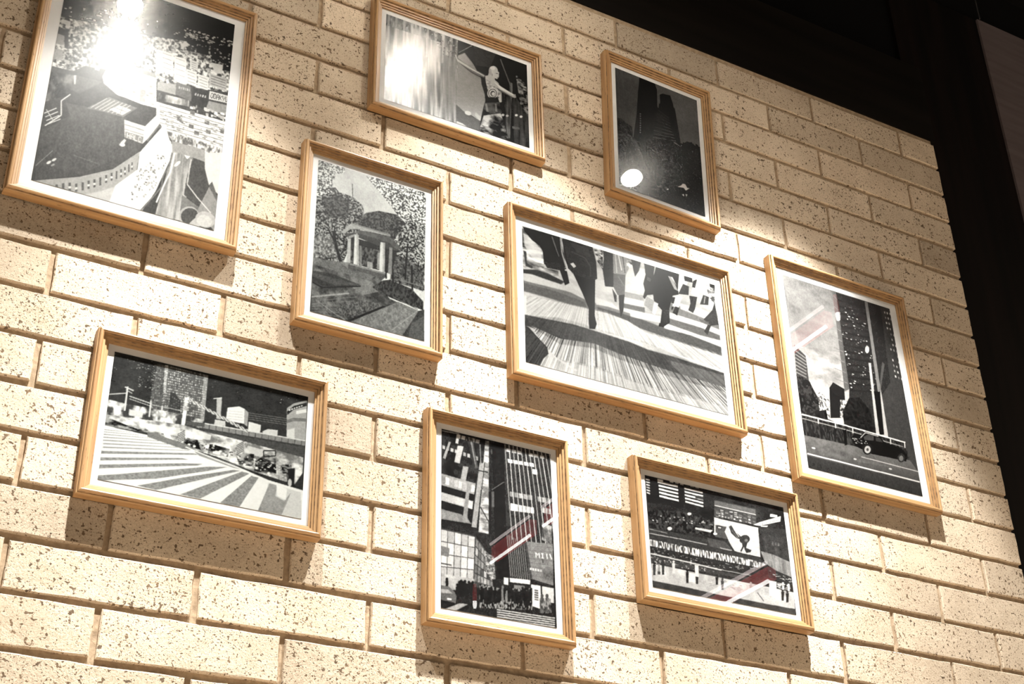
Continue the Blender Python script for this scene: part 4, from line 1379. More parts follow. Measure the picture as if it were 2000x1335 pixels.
('p',150,1,[0,1354,539,1237,550,1242,0,1372]),
('p',150,1,[4,1398,650,1251,660,1256,4,1419]),
('p',150,1,[8,1449,736,1271,747,1276,8,1470]),
('p',150,1,[12,1501,823,1291,833,1296,13,1524]),
('p',142,1,[-3,1572,876,1320,928,1327,-2,1616]),
('n',128,156,138,138,1.6,1,190,[-3,1572,876,1320,928,1327,-2,1616]),
('p',142,1,[-4,1672,764,1430,828,1435,-4,1719]),
('n',128,156,138,138,1.6,1,191,[-4,1672,764,1430,828,1435,-4,1719]),
('p',142,1,[-8,1783,769,1509,970,1454,921,1497,413,1683,-6,1840]),
('n',128,156,138,138,1.6,1,192,[-8,1783,769,1509,970,1454,921,1497,413,1683,-6,1840]),
('p',142,1,[-7,1944,182,1865,1023,1480,1219,1422,1044,1536,539,1822,-1,2019]),
('n',128,156,138,138,1.6,1,193,[-7,1944,182,1865,1023,1480,1219,1422,1044,1536,539,1822,-1,2019]),
('p',142,1,[366,1981,783,1726,1281,1446,1348,1441,1017,1666,551,1989]),
('n',128,156,138,138,1.6,1,194,[366,1981,783,1726,1281,1446,1348,1441,1017,1666,551,1989]),
('p',142,1,[780,1984,1361,1448,1440,1455,969,1995]),
('n',128,156,138,138,1.6,1,195,[780,1984,1361,1448,1440,1455,969,1995]),
('p',142,1,[1170,1997,1459,1484,1534,1491,1363,2000]),
('n',128,156,138,138,1.6,1,196,[1170,1997,1459,1484,1534,1491,1363,2000]),
('p',142,1,[1551,1997,1649,1542,1730,1550,1716,1718,1811,1771,1876,1614,1831,1819,1786,2021]),
('n',128,156,138,138,1.6,1,197,[1551,1997,1649,1542,1730,1550,1716,1718,1811,1771,1876,1614,1831,1819,1786,2021]),
('p',178,0.45,[1640,1537,1975,1584,2005,2038,1573,2004]),
('p',246,1,[1720,1539,1830,1574,1828,1752,1733,1713]),
('p',250,1,[784,1257,1100,1354,1103,1338,787,1241]),
('p',250,1,[1100,1354,1384,1426,1387,1410,1103,1338]),
('p',250,1,[1384,1426,1636,1518,1640,1502,1387,1410]),
('p',250,1,[1637,1518,1854,1546,1856,1530,1639,1502]),
('b',1),
('f',18,44,44,198),
('f',26,190,190,199),
('b',1),
]),
"f8": (34, [
('p',24,1,[-8,-3,908,4,866,1095,0,1080]),
('n',15,60,14,20,2.5,0.6,181,[-8,-3,908,4,860,613,-3,603]),
('l',9,1,0.35,0.1,0.8,110,190,182,[4,191,666,236,666,286,4,236]),
('l',5,1,0.2,0.1,0.9,150,220,183,[265,23,697,29,683,78,255,75]),
('p',170,1,[8,30,315,21,319,9,11,18]),
('p',160,1,[132,135,166,139,72,347,25,345]),
('p',185,1,[289,156,392,154,322,364,231,360]),
('p',160,1,[384,386,479,381,396,657,305,656]),
('p',190,1,[269,45,317,51,296,137,248,135]),
('p',70,1,[496,36,596,386,650,371,551,21]),
('p',150,1,[523,64,599,360,613,356,537,60]),
('p',40,1,[438,22,572,366,606,356,471,11]),
('p',150,1,[-4,526,604,556,578,686,-3,658]),
('l',8,1,0.16,0.2,0.9,120,215,184,[-4,541,600,570,585,674,-3,647]),
('p',176,1,[-3,739,557,766,542,860,-2,832]),
('l',7,1,0.1,0.1,1,165,205,185,[-3,743,557,771,542,856,-2,828]),
('p',125,1,[-1,930,347,943,530,1027,0,1041]),
('l',5,1,0.1,0.1,1,110,150,186,[-1,934,447,956,514,1023,0,1037]),
('p',140,1,[433,673,490,676,447,1021,367,1023]),
('p',32,1,[0,1054,597,1070,818,1294,810,1342,596,1156,0,1139]),
('p',148,1,[679,302,755,295,614,1059,527,1058]),
('p',172,1,[788,22,851,19,822,1101,647,1102,726,408]),
('n',70,225,14,60,3,0.6,187,[788,22,851,19,822,1101,664,1100]),
('p',40,1,[762,289,624,1062,637,1061,776,288]),
('p',120,1,[681,85,691,323,708,320,698,82]),
('p',30,1,[655,403,827,400,832,386,659,389]),
('p',30,1,[677,818,827,973,842,966,692,811]),
('p',60,1,[0,1139,596,1156,877,1372,936,1701,-11,1779]),
('l',5,4,0.09,0.07,1,165,222,188,[0,1152,586,1162,553,1652,-12,1698]),
('l',6,5,0.22,0.16,0.95,70,185,189,[599,1168,883,1393,890,1675,560,1658]),
('p',112,1,[-5,1334,148,1347,135,1442,-7,1439]),
('p',70,1,[-6,1534,179,1533,183,1516,-1,1518]),
('n',60,200,69,138,2.72,0.8,190,[761,1302,911,1347,937,1638,773,1532]),
('p',20,1,[886,30,1126,9,1143,1059,1181,1557,955,1584,924,782,902,269]),
('p',95,1,[898,589,1116,469,1109,462,891,583]),
('p',70,1,[884,111,905,108,911,165,883,169]),
('p',150,0.5,[887,610,929,604,931,781,890,787]),
('p',40,1,[1119,11,2001,-4,1978,1193,1139,1071]),
('l',8,1,0.25,0.1,0.85,170,230,191,[1153,52,1988,38,1993,79,1152,98]),
('l',5,1,0.15,0.1,1,195,240,192,[1178,178,1677,159,1689,208,1190,226]),
('l',9,1,0.12,0.1,0.9,110,180,193,[1207,560,1970,537,1973,605,1212,620]),
('l',6,1,0.12,0.1,1,190,230,194,[1217,693,1652,687,1655,763,1221,786]),
('p',225,1,[1645,233,1731,229,1735,289,1649,292]),
('l',3,1,0.2,0.1,1,120,190,195,[1802,662,1973,661,1969,729,1798,730]),
('p',165,1,[1137,13,1180,546,1194,544,1151,10]),
('p',165,1,[1180,546,1237,1113,1251,1110,1194,544]),
('p',205,1,[1211,12,1262,545,1276,542,1226,9]),
('p',205,1,[1262,545,1323,1113,1337,1110,1276,542]),
('p',165,1,[1286,11,1344,544,1358,541,1300,7]),
('p',165,1,[1344,544,1410,1113,1423,1110,1358,541]),
('p',205,1,[1361,9,1426,543,1440,540,1375,6]),
('p',205,1,[1426,543,1496,1113,1510,1110,1440,540]),
('p',165,1,[1436,8,1509,542,1523,539,1450,5]),
('p',165,1,[1509,542,1583,1112,1597,1110,1523,539]),
('p',205,1,[1511,7,1592,541,1606,537,1526,4]),
('p',205,1,[1592,540,1670,1112,1684,1110,1606,537]),
('p',165,1,[1587,6,1675,539,1689,536,1601,2]),
('p',165,1,[1675,539,1757,1112,1771,1109,1689,536]),
('p',205,1,[1663,5,1758,538,1772,535,1677,1]),
('p',205,1,[1758,538,1845,1112,1859,1109,1772,535]),
('p',165,1,[1739,4,1842,537,1856,534,1753,0]),
('p',165,1,[1842,537,1933,1112,1947,1109,1856,534]),
('p',205,1,[1815,2,1925,536,1940,532,1830,-1]),
('p',205,1,[1925,536,2021,1112,2036,1109,1940,533]),
('p',165,1,[1891,1,2010,535,2024,531,1906,-3]),
('p',165,1,[2010,535,2110,1112,2124,1109,2024,531]),
('p',205,1,[1968,0,2094,534,2108,530,1983,-4]),
('p',205,1,[2094,533,2199,1112,2213,1109,2108,530]),
('p',120,1,[1140,1060,1196,1525,1210,1522,1153,1058]),
('p',120,1,[1177,1069,1233,1526,1247,1524,1191,1066]),
('p',120,1,[1215,1077,1270,1528,1284,1526,1228,1074]),
('p',120,1,[1252,1085,1308,1530,1321,1528,1266,1082]),
('p',120,1,[1290,1093,1345,1532,1359,1530,1303,1091]),
('p',120,1,[1327,1101,1382,1534,1396,1532,1341,1099]),
('p',120,1,[1365,1110,1420,1536,1433,1534,1379,1107]),
('p',120,1,[1402,1118,1457,1538,1471,1536,1416,1115]),
('p',120,1,[1440,1126,1495,1540,1508,1538,1454,1124]),
('p',120,1,[1478,1135,1532,1542,1546,1540,1492,1132]),
('n',80,230,14,20,3,0.8,196,[1793,843,1969,864,1956,1087,1782,1043]),
('p',120,1,[1458,1102,1978,1066,1957,1537,1537,1505]),
('p',100,1,[1470,1151,1975,1114,1976,1107,1471,1145]),
('p',100,1,[1478,1198,1972,1165,1973,1158,1479,1191]),
('p',100,1,[1486,1245,1969,1215,1970,1209,1488,1238]),
('p',100,1,[1495,1291,1966,1266,1967,1259,1496,1284]),
('p',100,1,[1503,1337,1963,1316,1964,1309,1505,1331]),
('p',100,1,[1511,1383,1960,1366,1961,1359,1513,1377]),
('p',100,1,[1519,1429,1957,1416,1958,1409,1521,1423]),
('p',100,1,[1528,1475,1954,1465,1956,1459,1529,1469]),
('p',62,1,[1458,1102,1500,1101,1585,1504,1537,1505]),
('t','MI',235,[1652,1203,1816,1196,1820,1252,1656,1259]),
('p',232,1,[1849,1192,1857,1252,1874,1249,1867,1189]),
('p',232,1,[1906,1191,1938,1248,1955,1242,1923,1185]),
('l',5,1,0.3,0.1,1,175,215,197,[1536,1386,1764,1384,1763,1410,1538,1413]),
('p',60,1,[1760,1266,1779,1307,1799,1300,1781,1259]),
('n',60,150,10,20,2,0.6,198,[1767,1328,1959,1326,1959,1498,1793,1496]),
('p',30,1,[872,1594,1584,1531,1987,1570,1976,2032,-25,2053,-12,1749,903,1694]),
('p',226,1,[1182,1543,1543,1525,1541,1572,1187,1588]),
('p',225,1,[1558,1570,1727,1568,1721,1821,1558,1805]),
('l',1,5,0.3,0.3,1,60,110,199,[1597,1614,1700,1613,1697,1740,1595,1739]),
('p',205,1,[1754,1569,1962,1566,1959,1731,1753,1723]),
('p',120,1,[1257,1612,1444,1600,1430,1770,1252,1769]),
('p',215,1,[1081,1548,1161,1549,1152,1624,1072,1623]),
('n',15,150,138,92,3.2,1,200,[655,1671,1037,1679,1581,1606,1569,1848,651,1928]),
('p',22,1,[710,1708,709,1715,705,1721,699,1726,691,1729,683,1730,675,1729,669,1725,665,1720,664,1714,666,1707,670,1701,676,1696,684,1693,692,1692,699,1694,705,1697,709,1702]),
('p',16,1,[657,1731,717,1724,711,1863,662,1869]),
('p',22,1,[744,1722,742,1728,738,1734,732,1739,724,1742,716,1743,709,1742,703,1738,699,1733,698,1727,699,1720,703,1714,709,1709,717,1706,725,1705,732,1707,739,1710,743,1715]),
('p',16,1,[691,1744,750,1737,745,1829,696,1835]),
('p',30,1,[778,1712,776,1719,772,1725,766,1730,758,1733,750,1734,743,1732,737,1729,733,1724,731,1718,733,1711,737,1705,743,1700,751,1697,759,1696,766,1697,772,1701,776,1706]),
('p',24,1,[724,1735,784,1728,778,1873,728,1878]),
('p',26,1,[811,1734,809,1741,805,1747,799,1752,791,1755,783,1756,776,1754,770,1751,766,1746,765,1739,766,1733,770,1727,776,1722,784,1719,792,1718,800,1719,806,1723,810,1728]),
('p',20,1,[758,1757,817,1750,811,1874,762,1880]),
('p',26,1,[845,1702,844,1708,840,1714,833,1719,826,1722,818,1723,810,1722,804,1718,800,1713,799,1707,800,1700,805,1694,811,1689,819,1686,827,1685,834,1687,840,1690,844,1695]),
('p',20,1,[792,1724,852,1717,845,1864,796,1870]),
('p',22,1,[880,1691,878,1697,874,1703,868,1708,860,1711,852,1712,844,1711,838,1707,834,1702,833,1696,835,1689,839,1683,845,1678,853,1675,861,1674,868,1676,874,1679,878,1684]),
('p',16,1,[826,1713,886,1707,879,1854,829,1859]),
('p',30,1,[913,1725,911,1732,907,1738,901,1743,893,1746,885,1747,877,1745,871,1742,867,1737,866,1731,868,1724,872,1718,878,1713,886,1710,894,1709,901,1710,907,1714,911,1719]),
('p',24,1,[859,1748,919,1741,913,1842,863,1848]),
('p',24,1,[948,1686,946,1693,942,1699,935,1704,928,1707,920,1708,912,1707,906,1703,902,1698,901,1692,902,1685,907,1679,913,1674,921,1671,929,1670,936,1671,942,1675,946,1680]),
('p',18,1,[894,1709,954,1702,947,1852,897,1858]),
('p',30,1,[980,1728,979,1735,975,1741,968,1746,961,1749,953,1750,945,1749,939,1745,935,1740,934,1734,935,1727,939,1721,946,1716,953,1713,962,1712,969,1714,975,1717,979,1722]),
('p',24,1,[927,1751,987,1744,981,1838,931,1844]),
('p',24,1,[1015,1699,1014,1706,1009,1712,1003,1717,995,1720,987,1721,980,1720,974,1716,970,1711,968,1705,970,1698,974,1692,981,1687,988,1684,996,1683,1004,1684,1010,1688,1014,1693]),
('p',18,1,[961,1722,1022,1715,1015,1831,965,1837]),
('p',26,1,[1050,1670,1049,1677,1044,1683,1038,1688,1030,1691,1022,1692,1015,1690,1008,1687,1004,1682,1003,1675,1005,1669,1009,1663,1015,1658,1023,1655,1031,1654,1039,1655,1045,1659,1049,1664]),
('p',20,1,[996,1693,1056,1686,1050,1808,999,1814]),
('p',126,1,[1085,1655,1083,1661,1079,1668,1073,1672,1065,1676,1057,1676,1049,1675,1043,1672,1039,1666,1038,1660,1039,1654,1044,1647,1050,1643,1058,1639,1066,1638,1074,1640,1080,1643,1084,1648]),
('p',120,1,[1031,1678,1091,1671,1083,1820,1033,1825]),
('p',30,1,[1119,1645,1118,1652,1113,1658,1107,1663,1099,1666,1091,1667,1084,1665,1077,1662,1073,1657,1072,1650,1074,1644,1078,1638,1084,1633,1092,1630,1100,1629,1108,1630,1114,1633,1118,1639]),
('p',24,1,[1065,1668,1126,1661,1118,1791,1068,1796]),
('p',126,1,[1152,1703,1150,1710,1146,1716,1139,1721,1132,1724,1124,1725,1116,1724,1110,1720,1106,1715,1105,1709,1106,1702,1111,1696,1117,1691,1125,1688,1133,1687,1140,1688,1147,1692,1151,1697]),
('p',120,1,[1097,1726,1158,1719,1151,1821,1101,1827]),
('p',30,1,[1187,1667,1186,1673,1181,1679,1175,1684,1167,1687,1159,1688,1151,1687,1145,1684,1141,1678,1140,1672,1142,1666,1146,1659,1152,1654,1160,1651,1168,1650,1176,1652,1182,1655,1186,1660]),
('p',24,1,[1133,1690,1193,1683,1186,1802,1136,1808]),
('p',30,1,[1222,1644,1221,1651,1216,1657,1210,1662,1202,1665,1194,1666,1186,1664,1180,1661,1176,1656,1175,1649,1177,1643,1181,1637,1187,1632,1195,1629,1203,1628,1211,1629,1217,1632,1221,1638]),
('p',24,1,[1168,1667,1229,1660,1221,1767,1171,1773]),
('p',22,1,[1255,1685,1254,1692,1249,1698,1243,1703,1235,1706,1227,1707,1219,1706,1213,1702,1209,1697,1208,1691,1210,1684,1214,1678,1220,1673,1228,1670,1236,1669,1244,1670,1250,1674,1254,1679]),
('p',16,1,[1201,1708,1261,1701,1255,1793,1204,1799]),
('p',30,1,[1290,1669,1289,1676,1284,1682,1278,1687,1270,1690,1262,1691,1254,1690,1248,1686,1244,1681,1243,1675,1245,1668,1249,1662,1255,1657,1263,1654,1271,1653,1279,1654,1285,1658,1289,1663]),
('p',24,1,[1236,1692,1297,1685,1288,1811,1238,1817]),
('p',24,1,[1325,1667,1323,1673,1319,1680,1312,1685,1305,1688,1296,1689,1289,1687,1283,1684,1279,1679,1277,1672,1279,1666,1283,1659,1290,1655,1298,1651,1306,1650,1314,1652,1320,1655,1324,1660]),
('p',18,1,[1270,1690,1331,1683,1323,1796,1273,1802]),
('p',26,1,[1359,1688,1357,1694,1353,1701,1346,1706,1338,1709,1330,1710,1322,1708,1316,1705,1312,1700,1311,1693,1313,1687,1317,1680,1324,1675,1331,1672,1340,1671,1347,1673,1354,1676,1357,1681]),
('p',20,1,[1304,1711,1365,1704,1358,1797,1307,1803]),
('p',24,1,[1394,1678,1392,1684,1388,1691,1381,1696,1373,1699,1365,1700,1357,1698,1351,1695,1347,1690,1346,1683,1348,1677,1352,1670,1358,1666,1366,1662,1375,1661,1382,1663,1388,1666,1392,1672]),
('p',18,1,[1338,1701,1400,1694,1391,1829,1340,1834]),
('p',30,1,[1430,1628,1429,1635,1424,1641,1418,1646,1410,1649,1401,1650,1394,1649,1388,1645,1384,1640,1382,1634,1384,1627,1389,1621,1395,1616,1403,1613,1411,1612,1419,1613,1425,1617,1429,1622]),
('p',24,1,[1375,1651,1436,1644,1428,1765,1377,1771]),
('p',24,1,[1464,1647,1462,1653,1458,1659,1452,1664,1444,1668,1435,1669,1428,1667,1421,1664,1418,1658,1416,1652,1418,1645,1422,1639,1429,1634,1437,1631,1445,1630,1453,1631,1459,1635,1463,1640]),
('p',18,1,[1409,1670,1470,1663,1461,1792,1410,1798]),
('p',22,1,[1498,1665,1496,1672,1492,1678,1485,1683,1478,1686,1469,1687,1461,1686,1455,1682,1451,1677,1450,1671,1452,1664,1456,1658,1463,1653,1471,1650,1479,1649,1487,1650,1493,1654,1497,1659]),
('p',16,1,[1443,1688,1504,1681,1494,1831,1443,1837]),
('p',30,1,[1534,1647,1532,1654,1528,1660,1521,1665,1513,1668,1505,1669,1497,1668,1491,1664,1487,1659,1486,1653,1487,1646,1492,1640,1498,1635,1506,1632,1515,1631,1522,1632,1529,1636,1533,1641]),
('p',24,1,[1478,1670,1540,1663,1530,1808,1479,1814]),
('p',26,1,[1569,1636,1567,1643,1563,1649,1556,1654,1548,1657,1540,1658,1532,1657,1526,1654,1522,1648,1521,1642,1523,1635,1527,1629,1534,1624,1542,1621,1550,1620,1558,1621,1564,1625,1568,1630]),
('p',20,1,[1513,1660,1575,1653,1567,1751,1516,1756]),
('n',150,210,10,10,2,1,201,[4,1634,573,1629,555,1765,5,1798]),
('p',24,1,[301,1724,300,1730,296,1736,290,1741,282,1744,274,1745,267,1744,261,1740,257,1735,256,1729,257,1723,261,1717,267,1712,275,1709,282,1708,290,1709,296,1713,300,1718]),
('p',24,1,[249,1746,308,1740,301,1877,256,1882]),
('p',24,1,[334,1691,332,1698,328,1704,322,1708,315,1711,307,1712,300,1711,294,1708,290,1703,288,1696,290,1690,294,1684,300,1679,307,1676,315,1675,322,1676,328,1680,332,1685]),
('p',24,1,[282,1714,340,1707,333,1845,288,1850]),
('p',24,1,[366,1675,365,1682,361,1688,355,1693,347,1696,340,1697,332,1695,326,1692,322,1687,321,1681,322,1674,326,1668,332,1663,340,1660,348,1659,355,1660,361,1664,365,1669]),
('p',24,1,[314,1698,373,1691,366,1829,320,1834]),
('p',24,1,[399,1686,398,1693,394,1699,387,1704,380,1707,372,1708,365,1706,359,1703,355,1698,353,1692,355,1685,359,1679,365,1674,372,1671,380,1670,388,1672,394,1675,398,1680]),
('p',24,1,[347,1709,405,1702,398,1840,353,1845]),
('p',24,1,[432,1670,430,1677,426,1683,420,1688,413,1691,405,1692,397,1690,391,1687,387,1682,386,1675,387,1669,391,1663,398,1658,405,1655,413,1654,420,1655,426,1659,430,1664]),
('p',24,1,[379,1693,438,1686,431,1824,385,1829]),
('p',24,1,[464,1706,463,1713,459,1719,453,1724,445,1727,437,1728,430,1726,424,1723,420,1718,418,1712,420,1705,424,1699,430,1694,437,1691,445,1690,453,1692,459,1695,463,1700]),
('p',24,1,[412,1729,470,1722,463,1860,417,1865]),
('p',24,1,[497,1672,496,1678,492,1684,486,1689,478,1692,470,1693,463,1692,457,1688,453,1683,451,1677,453,1671,457,1664,463,1660,470,1656,478,1656,486,1657,492,1660,496,1665]),
('p',24,1,[445,1694,504,1687,496,1826,450,1831]),
('p',24,1,[530,1686,528,1692,524,1698,518,1703,511,1706,503,1707,495,1706,489,1702,485,1697,484,1691,485,1684,489,1678,495,1673,503,1670,511,1669,518,1671,525,1674,528,1679]),
('p',24,1,[477,1708,536,1701,528,1840,482,1845]),
('p',24,1,[563,1666,561,1672,557,1679,551,1683,544,1686,536,1687,528,1686,522,1683,518,1677,517,1671,518,1665,522,1659,528,1654,536,1651,544,1650,551,1651,558,1655,562,1660]),
('p',24,1,[510,1689,569,1682,561,1821,515,1826]),
('p',26,1,[126,1682,125,1688,121,1694,115,1699,108,1702,100,1703,93,1702,87,1698,83,1693,81,1687,83,1680,86,1674,92,1670,100,1667,108,1666,115,1667,121,1670,125,1675]),
('p',26,1,[78,1702,130,1696,127,1763,85,1762]),
('p',96,1,[-11,1759,133,1757,230,1803,265,1850,246,1939,-17,1922]),
('p',165,1,[5,1798,133,1793,198,1827,5,1839]),
('p',230,1,[105,1882,182,1881,182,1900,105,1902]),
('p',28,1,[-17,1912,262,1921,278,1970,-16,1982]),
('p',32,1,[-16,1972,585,1966,946,1967,944,2019,-22,2033]),
('p',168,1,[54,2008,317,1915,456,1911,188,2026]),
('p',205,1,[951,1906,1967,1888,1967,1900,950,1918]),
('p',205,1,[950,1930,1966,1911,1965,1923,950,1943]),
('p',205,1,[949,1955,1965,1934,1964,1946,949,1967]),
('p',205,1,[949,1979,1963,1957,1962,1969,948,1992]),
('p',205,1,[948,2004,1962,1980,1961,1992,948,2016]),
('p',205,1,[947,2028,1960,2003,1960,2015,947,2041]),
('p',70,1,[1776,1672,1774,1680,1769,1688,1762,1694,1752,1697,1743,1699,1734,1697,1727,1692,1722,1686,1721,1678,1723,1670,1728,1662,1736,1656,1745,1653,1755,1652,1764,1653,1771,1658,1775,1664]),
('p',90,1,[1710,1701,1786,1692,1774,1784,1773,1861,1705,1868,1712,1790]),
('p',70,1,[1867,1662,1865,1670,1859,1677,1852,1683,1842,1687,1833,1688,1824,1687,1817,1682,1812,1676,1811,1668,1813,1660,1818,1652,1826,1646,1835,1642,1845,1641,1854,1643,1861,1647,1865,1654]),
('p',90,1,[1800,1690,1876,1682,1864,1774,1863,1851,1794,1859,1802,1780]),
('n',40,190,69,69,2.8000000000000003,0.6,202,[1696,1698,1903,1685,1905,1842,1699,1844]),
('b',1),
('f',34,44,44,203),
('f',36,190,190,204),
('b',1),
]),
"f9": (36, [
('n',22,58,8,8,2,0.7,191,[0,0,2000,0,2000,2000,0,2000]),
('p',26,1,[13,7,541,5,513,436,6,508]),
('l',1,5,0.04,0.48,1,225,255,192,[180,44,465,42,456,372,178,365]),
('p',235,1,[177,18,254,21,250,88,177,94]),
('l',1,5,0.04,0.5,1,215,250,193,[543,51,816,49,805,375,539,358]),
('p',60,1,[696,163,809,156,804,217,692,219]),
('l',1,6,0.1,0.5,1,170,240,194,[10,54,71,52,58,358,11,346]),
('l',6,1,0.3,0.2,0.9,150,230,195,[337,-5,771,-12,768,25,335,34]),
('n',14,64,92,46,2.4000000000000004,1,196,[8,640,466,531,936,581,914,870,11,956]),
('s',34,6,22,4,14,140,245,197,[14,718,919,532,906,698,17,849]),
('p',225,1,[325,886,322,898,316,909,307,919,296,926,285,929,274,928,266,924,261,916,260,905,262,894,269,882,278,873,288,866,300,862,310,863,318,868,324,876]),
('p',235,1,[617,534,615,544,609,554,601,562,591,569,581,572,572,571,564,567,560,561,559,552,561,542,567,532,575,524,585,517,595,514,604,515,611,519,616,525]),
('p',215,1,[654,770,902,753,867,806,652,803]),
('p',180,1,[756,634,789,602,786,652,744,664]),
('p',70,1,[967,168,1575,160,1558,469,943,484]),
('l',9,5,0.35,0.5,0.72,60,240,198,[965,328,1564,282,1558,469,953,495]),
('p',118,0.6,[970,184,1563,171,1553,277,963,268]),
('p',225,1,[961,281,1563,281,1566,266,965,266]),
('l',12,2,0.4,0.5,0.8,90,235,199,[961,384,1481,367,1471,480,954,473]),
('p',206,1,[941,504,1576,511,1561,1059,1379,1063,1191,1052,1128,917,1074,736,919,802]),
('n',185,222,8,8,1.8,0.6,200,[1117,528,1575,519,1558,1049,1191,1052]),
('p',78,1,[932,637,1110,629,1070,737,1102,857,925,867]),
('p',215,1,[943,525,922,801,937,797,958,521]),
('p',245,1,[963,800,960,808,955,816,947,823,937,829,926,832,917,832,909,829,905,824,904,817,906,809,911,801,920,794,930,788,940,785,949,785,957,788,962,793]),
('p',40,1,[969,639,1046,636,1031,703,964,703]),
('p',205,1,[984,662,1029,662,1024,686,982,687]),
('p',56,1,[1142,619,1179,579,1221,675,1315,765,1298,816,1232,799,1166,731]),
('p',52,1,[1433,745,1432,773,1421,804,1403,834,1379,858,1352,874,1325,880,1302,876,1286,861,1278,839,1279,810,1289,779,1308,750,1332,725,1359,709,1385,702,1408,707,1425,721]),
('p',50,1,[1309,840,1372,849,1330,942,1288,1042,1272,1030,1309,934]),
('p',46,1,[1333,860,1388,853,1363,946,1440,965,1421,1011,1359,1041,1334,967]),
('p',225,1,[1227,690,1273,772,1281,763,1235,682]),
('p',120,1,[1176,678,1254,796,1262,788,1183,669]),
('p',110,1,[1402,795,1399,805,1394,814,1387,823,1378,828,1369,831,1360,830,1354,826,1350,819,1350,810,1352,800,1357,790,1365,782,1373,776,1382,774,1391,775,1397,779,1401,786]),
('p',50,1,[1589,488,1997,426,2008,1027,1772,955,1574,942]),
('n',40,72,30,4,2,0.7,201,[1588,611,2001,605,2009,1013,1580,940]),
('p',232,1,[1504,477,1607,400,1943,187,1926,293,1601,470]),
('l',14,1,0.3,0.2,0.9,120,180,202,[1639,404,1927,237,1923,280,1636,447]),
('p',245,1,[1785,189,1893,185,1884,227,1777,247]),
('p',215,1,[1619,460,1730,428,1714,460,1617,482]),
('p',80,1,[1744,763,1783,807,1790,797,1751,753]),
('l',3,1,0.5,0.1,1,80,98,203,[1751,716,1881,715,1876,777,1745,786]),
('p',128,1,[1573,947,1771,964,2015,1039,2013,1323,1785,1267,1625,1157]),
('n',90,165,40,3,2.6,0.7,204,[1573,947,1771,964,2015,1039,2013,1323,1785,1267,1625,1157]),
('p',52,1,[9,956,806,941,1190,1058,1546,1084,1640,1220,699,1287,1,1167]),
('p',90,0.7,[808,913,1056,911,1170,1053,838,1065]),
('p',190,1,[6,1068,432,1052,435,1039,8,1054]),
('p',190,1,[432,1052,797,1051,800,1037,435,1039]),
('p',160,1,[8,988,255,996,258,985,11,977]),
('p',200,1,[981,1058,1147,1060,1151,1046,985,1044]),
('n',60,255,206,27,3.2,1,205,[1,1167,708,1158,1414,1147,1634,1173,1530,1262,699,1292,3,1283]),
('p',40,1,[3,1283,698,1300,1529,1271,1611,1308,1341,1497,971,1476,3,1424]),
('s',60,10,36,3,8,110,220,206,[6,1295,698,1314,1506,1295,973,1449,7,1423]),
('p',215,1,[0,1431,485,1447,491,1423,6,1407]),
('p',215,1,[485,1447,969,1467,976,1442,491,1423]),
('p',170,1,[971,1456,1387,1447,1390,1433,974,1442]),
('p',62,1,[5,1449,970,1481,1364,1478,1339,1524,560,1558,5,1590]),
('s',40,8,22,8,16,100,210,207,[12,1460,566,1466,948,1508,560,1558,10,1576]),
('n',170,226,14,10,2,1,208,[5,1590,962,1596,1617,1584,2001,1593,1987,1900,-9,1910]),
('p',190,0.5,[0,1757,948,1767,1991,1794,1985,1901,-9,1910]),
('p',52,1,[-8,1890,478,1887,978,1914,1990,1894,1984,2031,-19,2018]),
('n',40,66,20,10,2,0.6,209,[-8,1890,978,1914,1990,1894,1984,2031,-19,2018]),
('p',46,1,[1651,1217,2017,1322,2013,1470,1644,1405]),
('s',24,10,40,4,9,150,240,210,[1657,1269,2003,1352,1997,1421,1658,1375]),
('p',36,1,[60,1575,59,1583,56,1591,51,1598,46,1602,41,1603,36,1602,32,1598,29,1591,29,1584,30,1575,33,1568,38,1561,43,1557,49,1556,54,1557,58,1561,60,1567]),
('p',36,1,[22,1609,65,1597,53,1699,49,1782,17,1790,22,1708]),
('p',150,1,[122,1597,120,1605,117,1613,113,1620,107,1624,102,1625,97,1624,93,1620,90,1613,90,1606,91,1597,95,1590,99,1583,104,1579,110,1578,115,1579,119,1583,121,1589]),
('p',150,1,[83,1631,126,1619,116,1690,113,1752,81,1761,85,1699]),
('p',50,1,[181,1517,180,1526,177,1533,172,1540,167,1544,161,1545,156,1544,152,1540,150,1534,149,1526,151,1518,154,1510,159,1503,164,1499,169,1498,175,1499,178,1503,181,1510]),
('p',50,1,[142,1551,186,1539,173,1655,168,1746,136,1754,141,1663]),
('p',215,1,[326,1479,324,1487,321,1495,316,1501,311,1505,305,1507,300,1505,296,1501,294,1495,294,1487,295,1479,298,1471,303,1465,308,1460,314,1459,319,1460,323,1464,325,1471]),
('p',215,1,[286,1512,330,1501,318,1604,313,1687,281,1696,286,1613]),
('p',30,1,[506,1585,504,1594,501,1601,496,1608,491,1612,485,1614,480,1612,476,1608,474,1602,473,1594,475,1586,478,1578,483,1571,488,1567,494,1566,499,1567,503,1571,505,1577]),
('p',30,1,[466,1619,510,1607,497,1719,491,1807,459,1815,464,1727]),
('p',44,1,[635,1629,633,1637,630,1645,625,1651,620,1656,614,1657,609,1656,605,1651,603,1645,602,1637,604,1629,607,1621,612,1615,617,1611,623,1609,628,1610,632,1615,635,1621]),
('p',44,1,[595,1662,639,1651,628,1726,624,1791,591,1799,596,1735]),
('p',36,1,[915,1569,913,1577,910,1585,905,1592,899,1596,893,1597,888,1596,884,1592,882,1585,881,1577,883,1569,886,1561,891,1555,897,1550,903,1549,908,1550,912,1555,914,1561]),
('p',36,1,[873,1603,919,1591,907,1667,902,1733,869,1741,874,1676]),
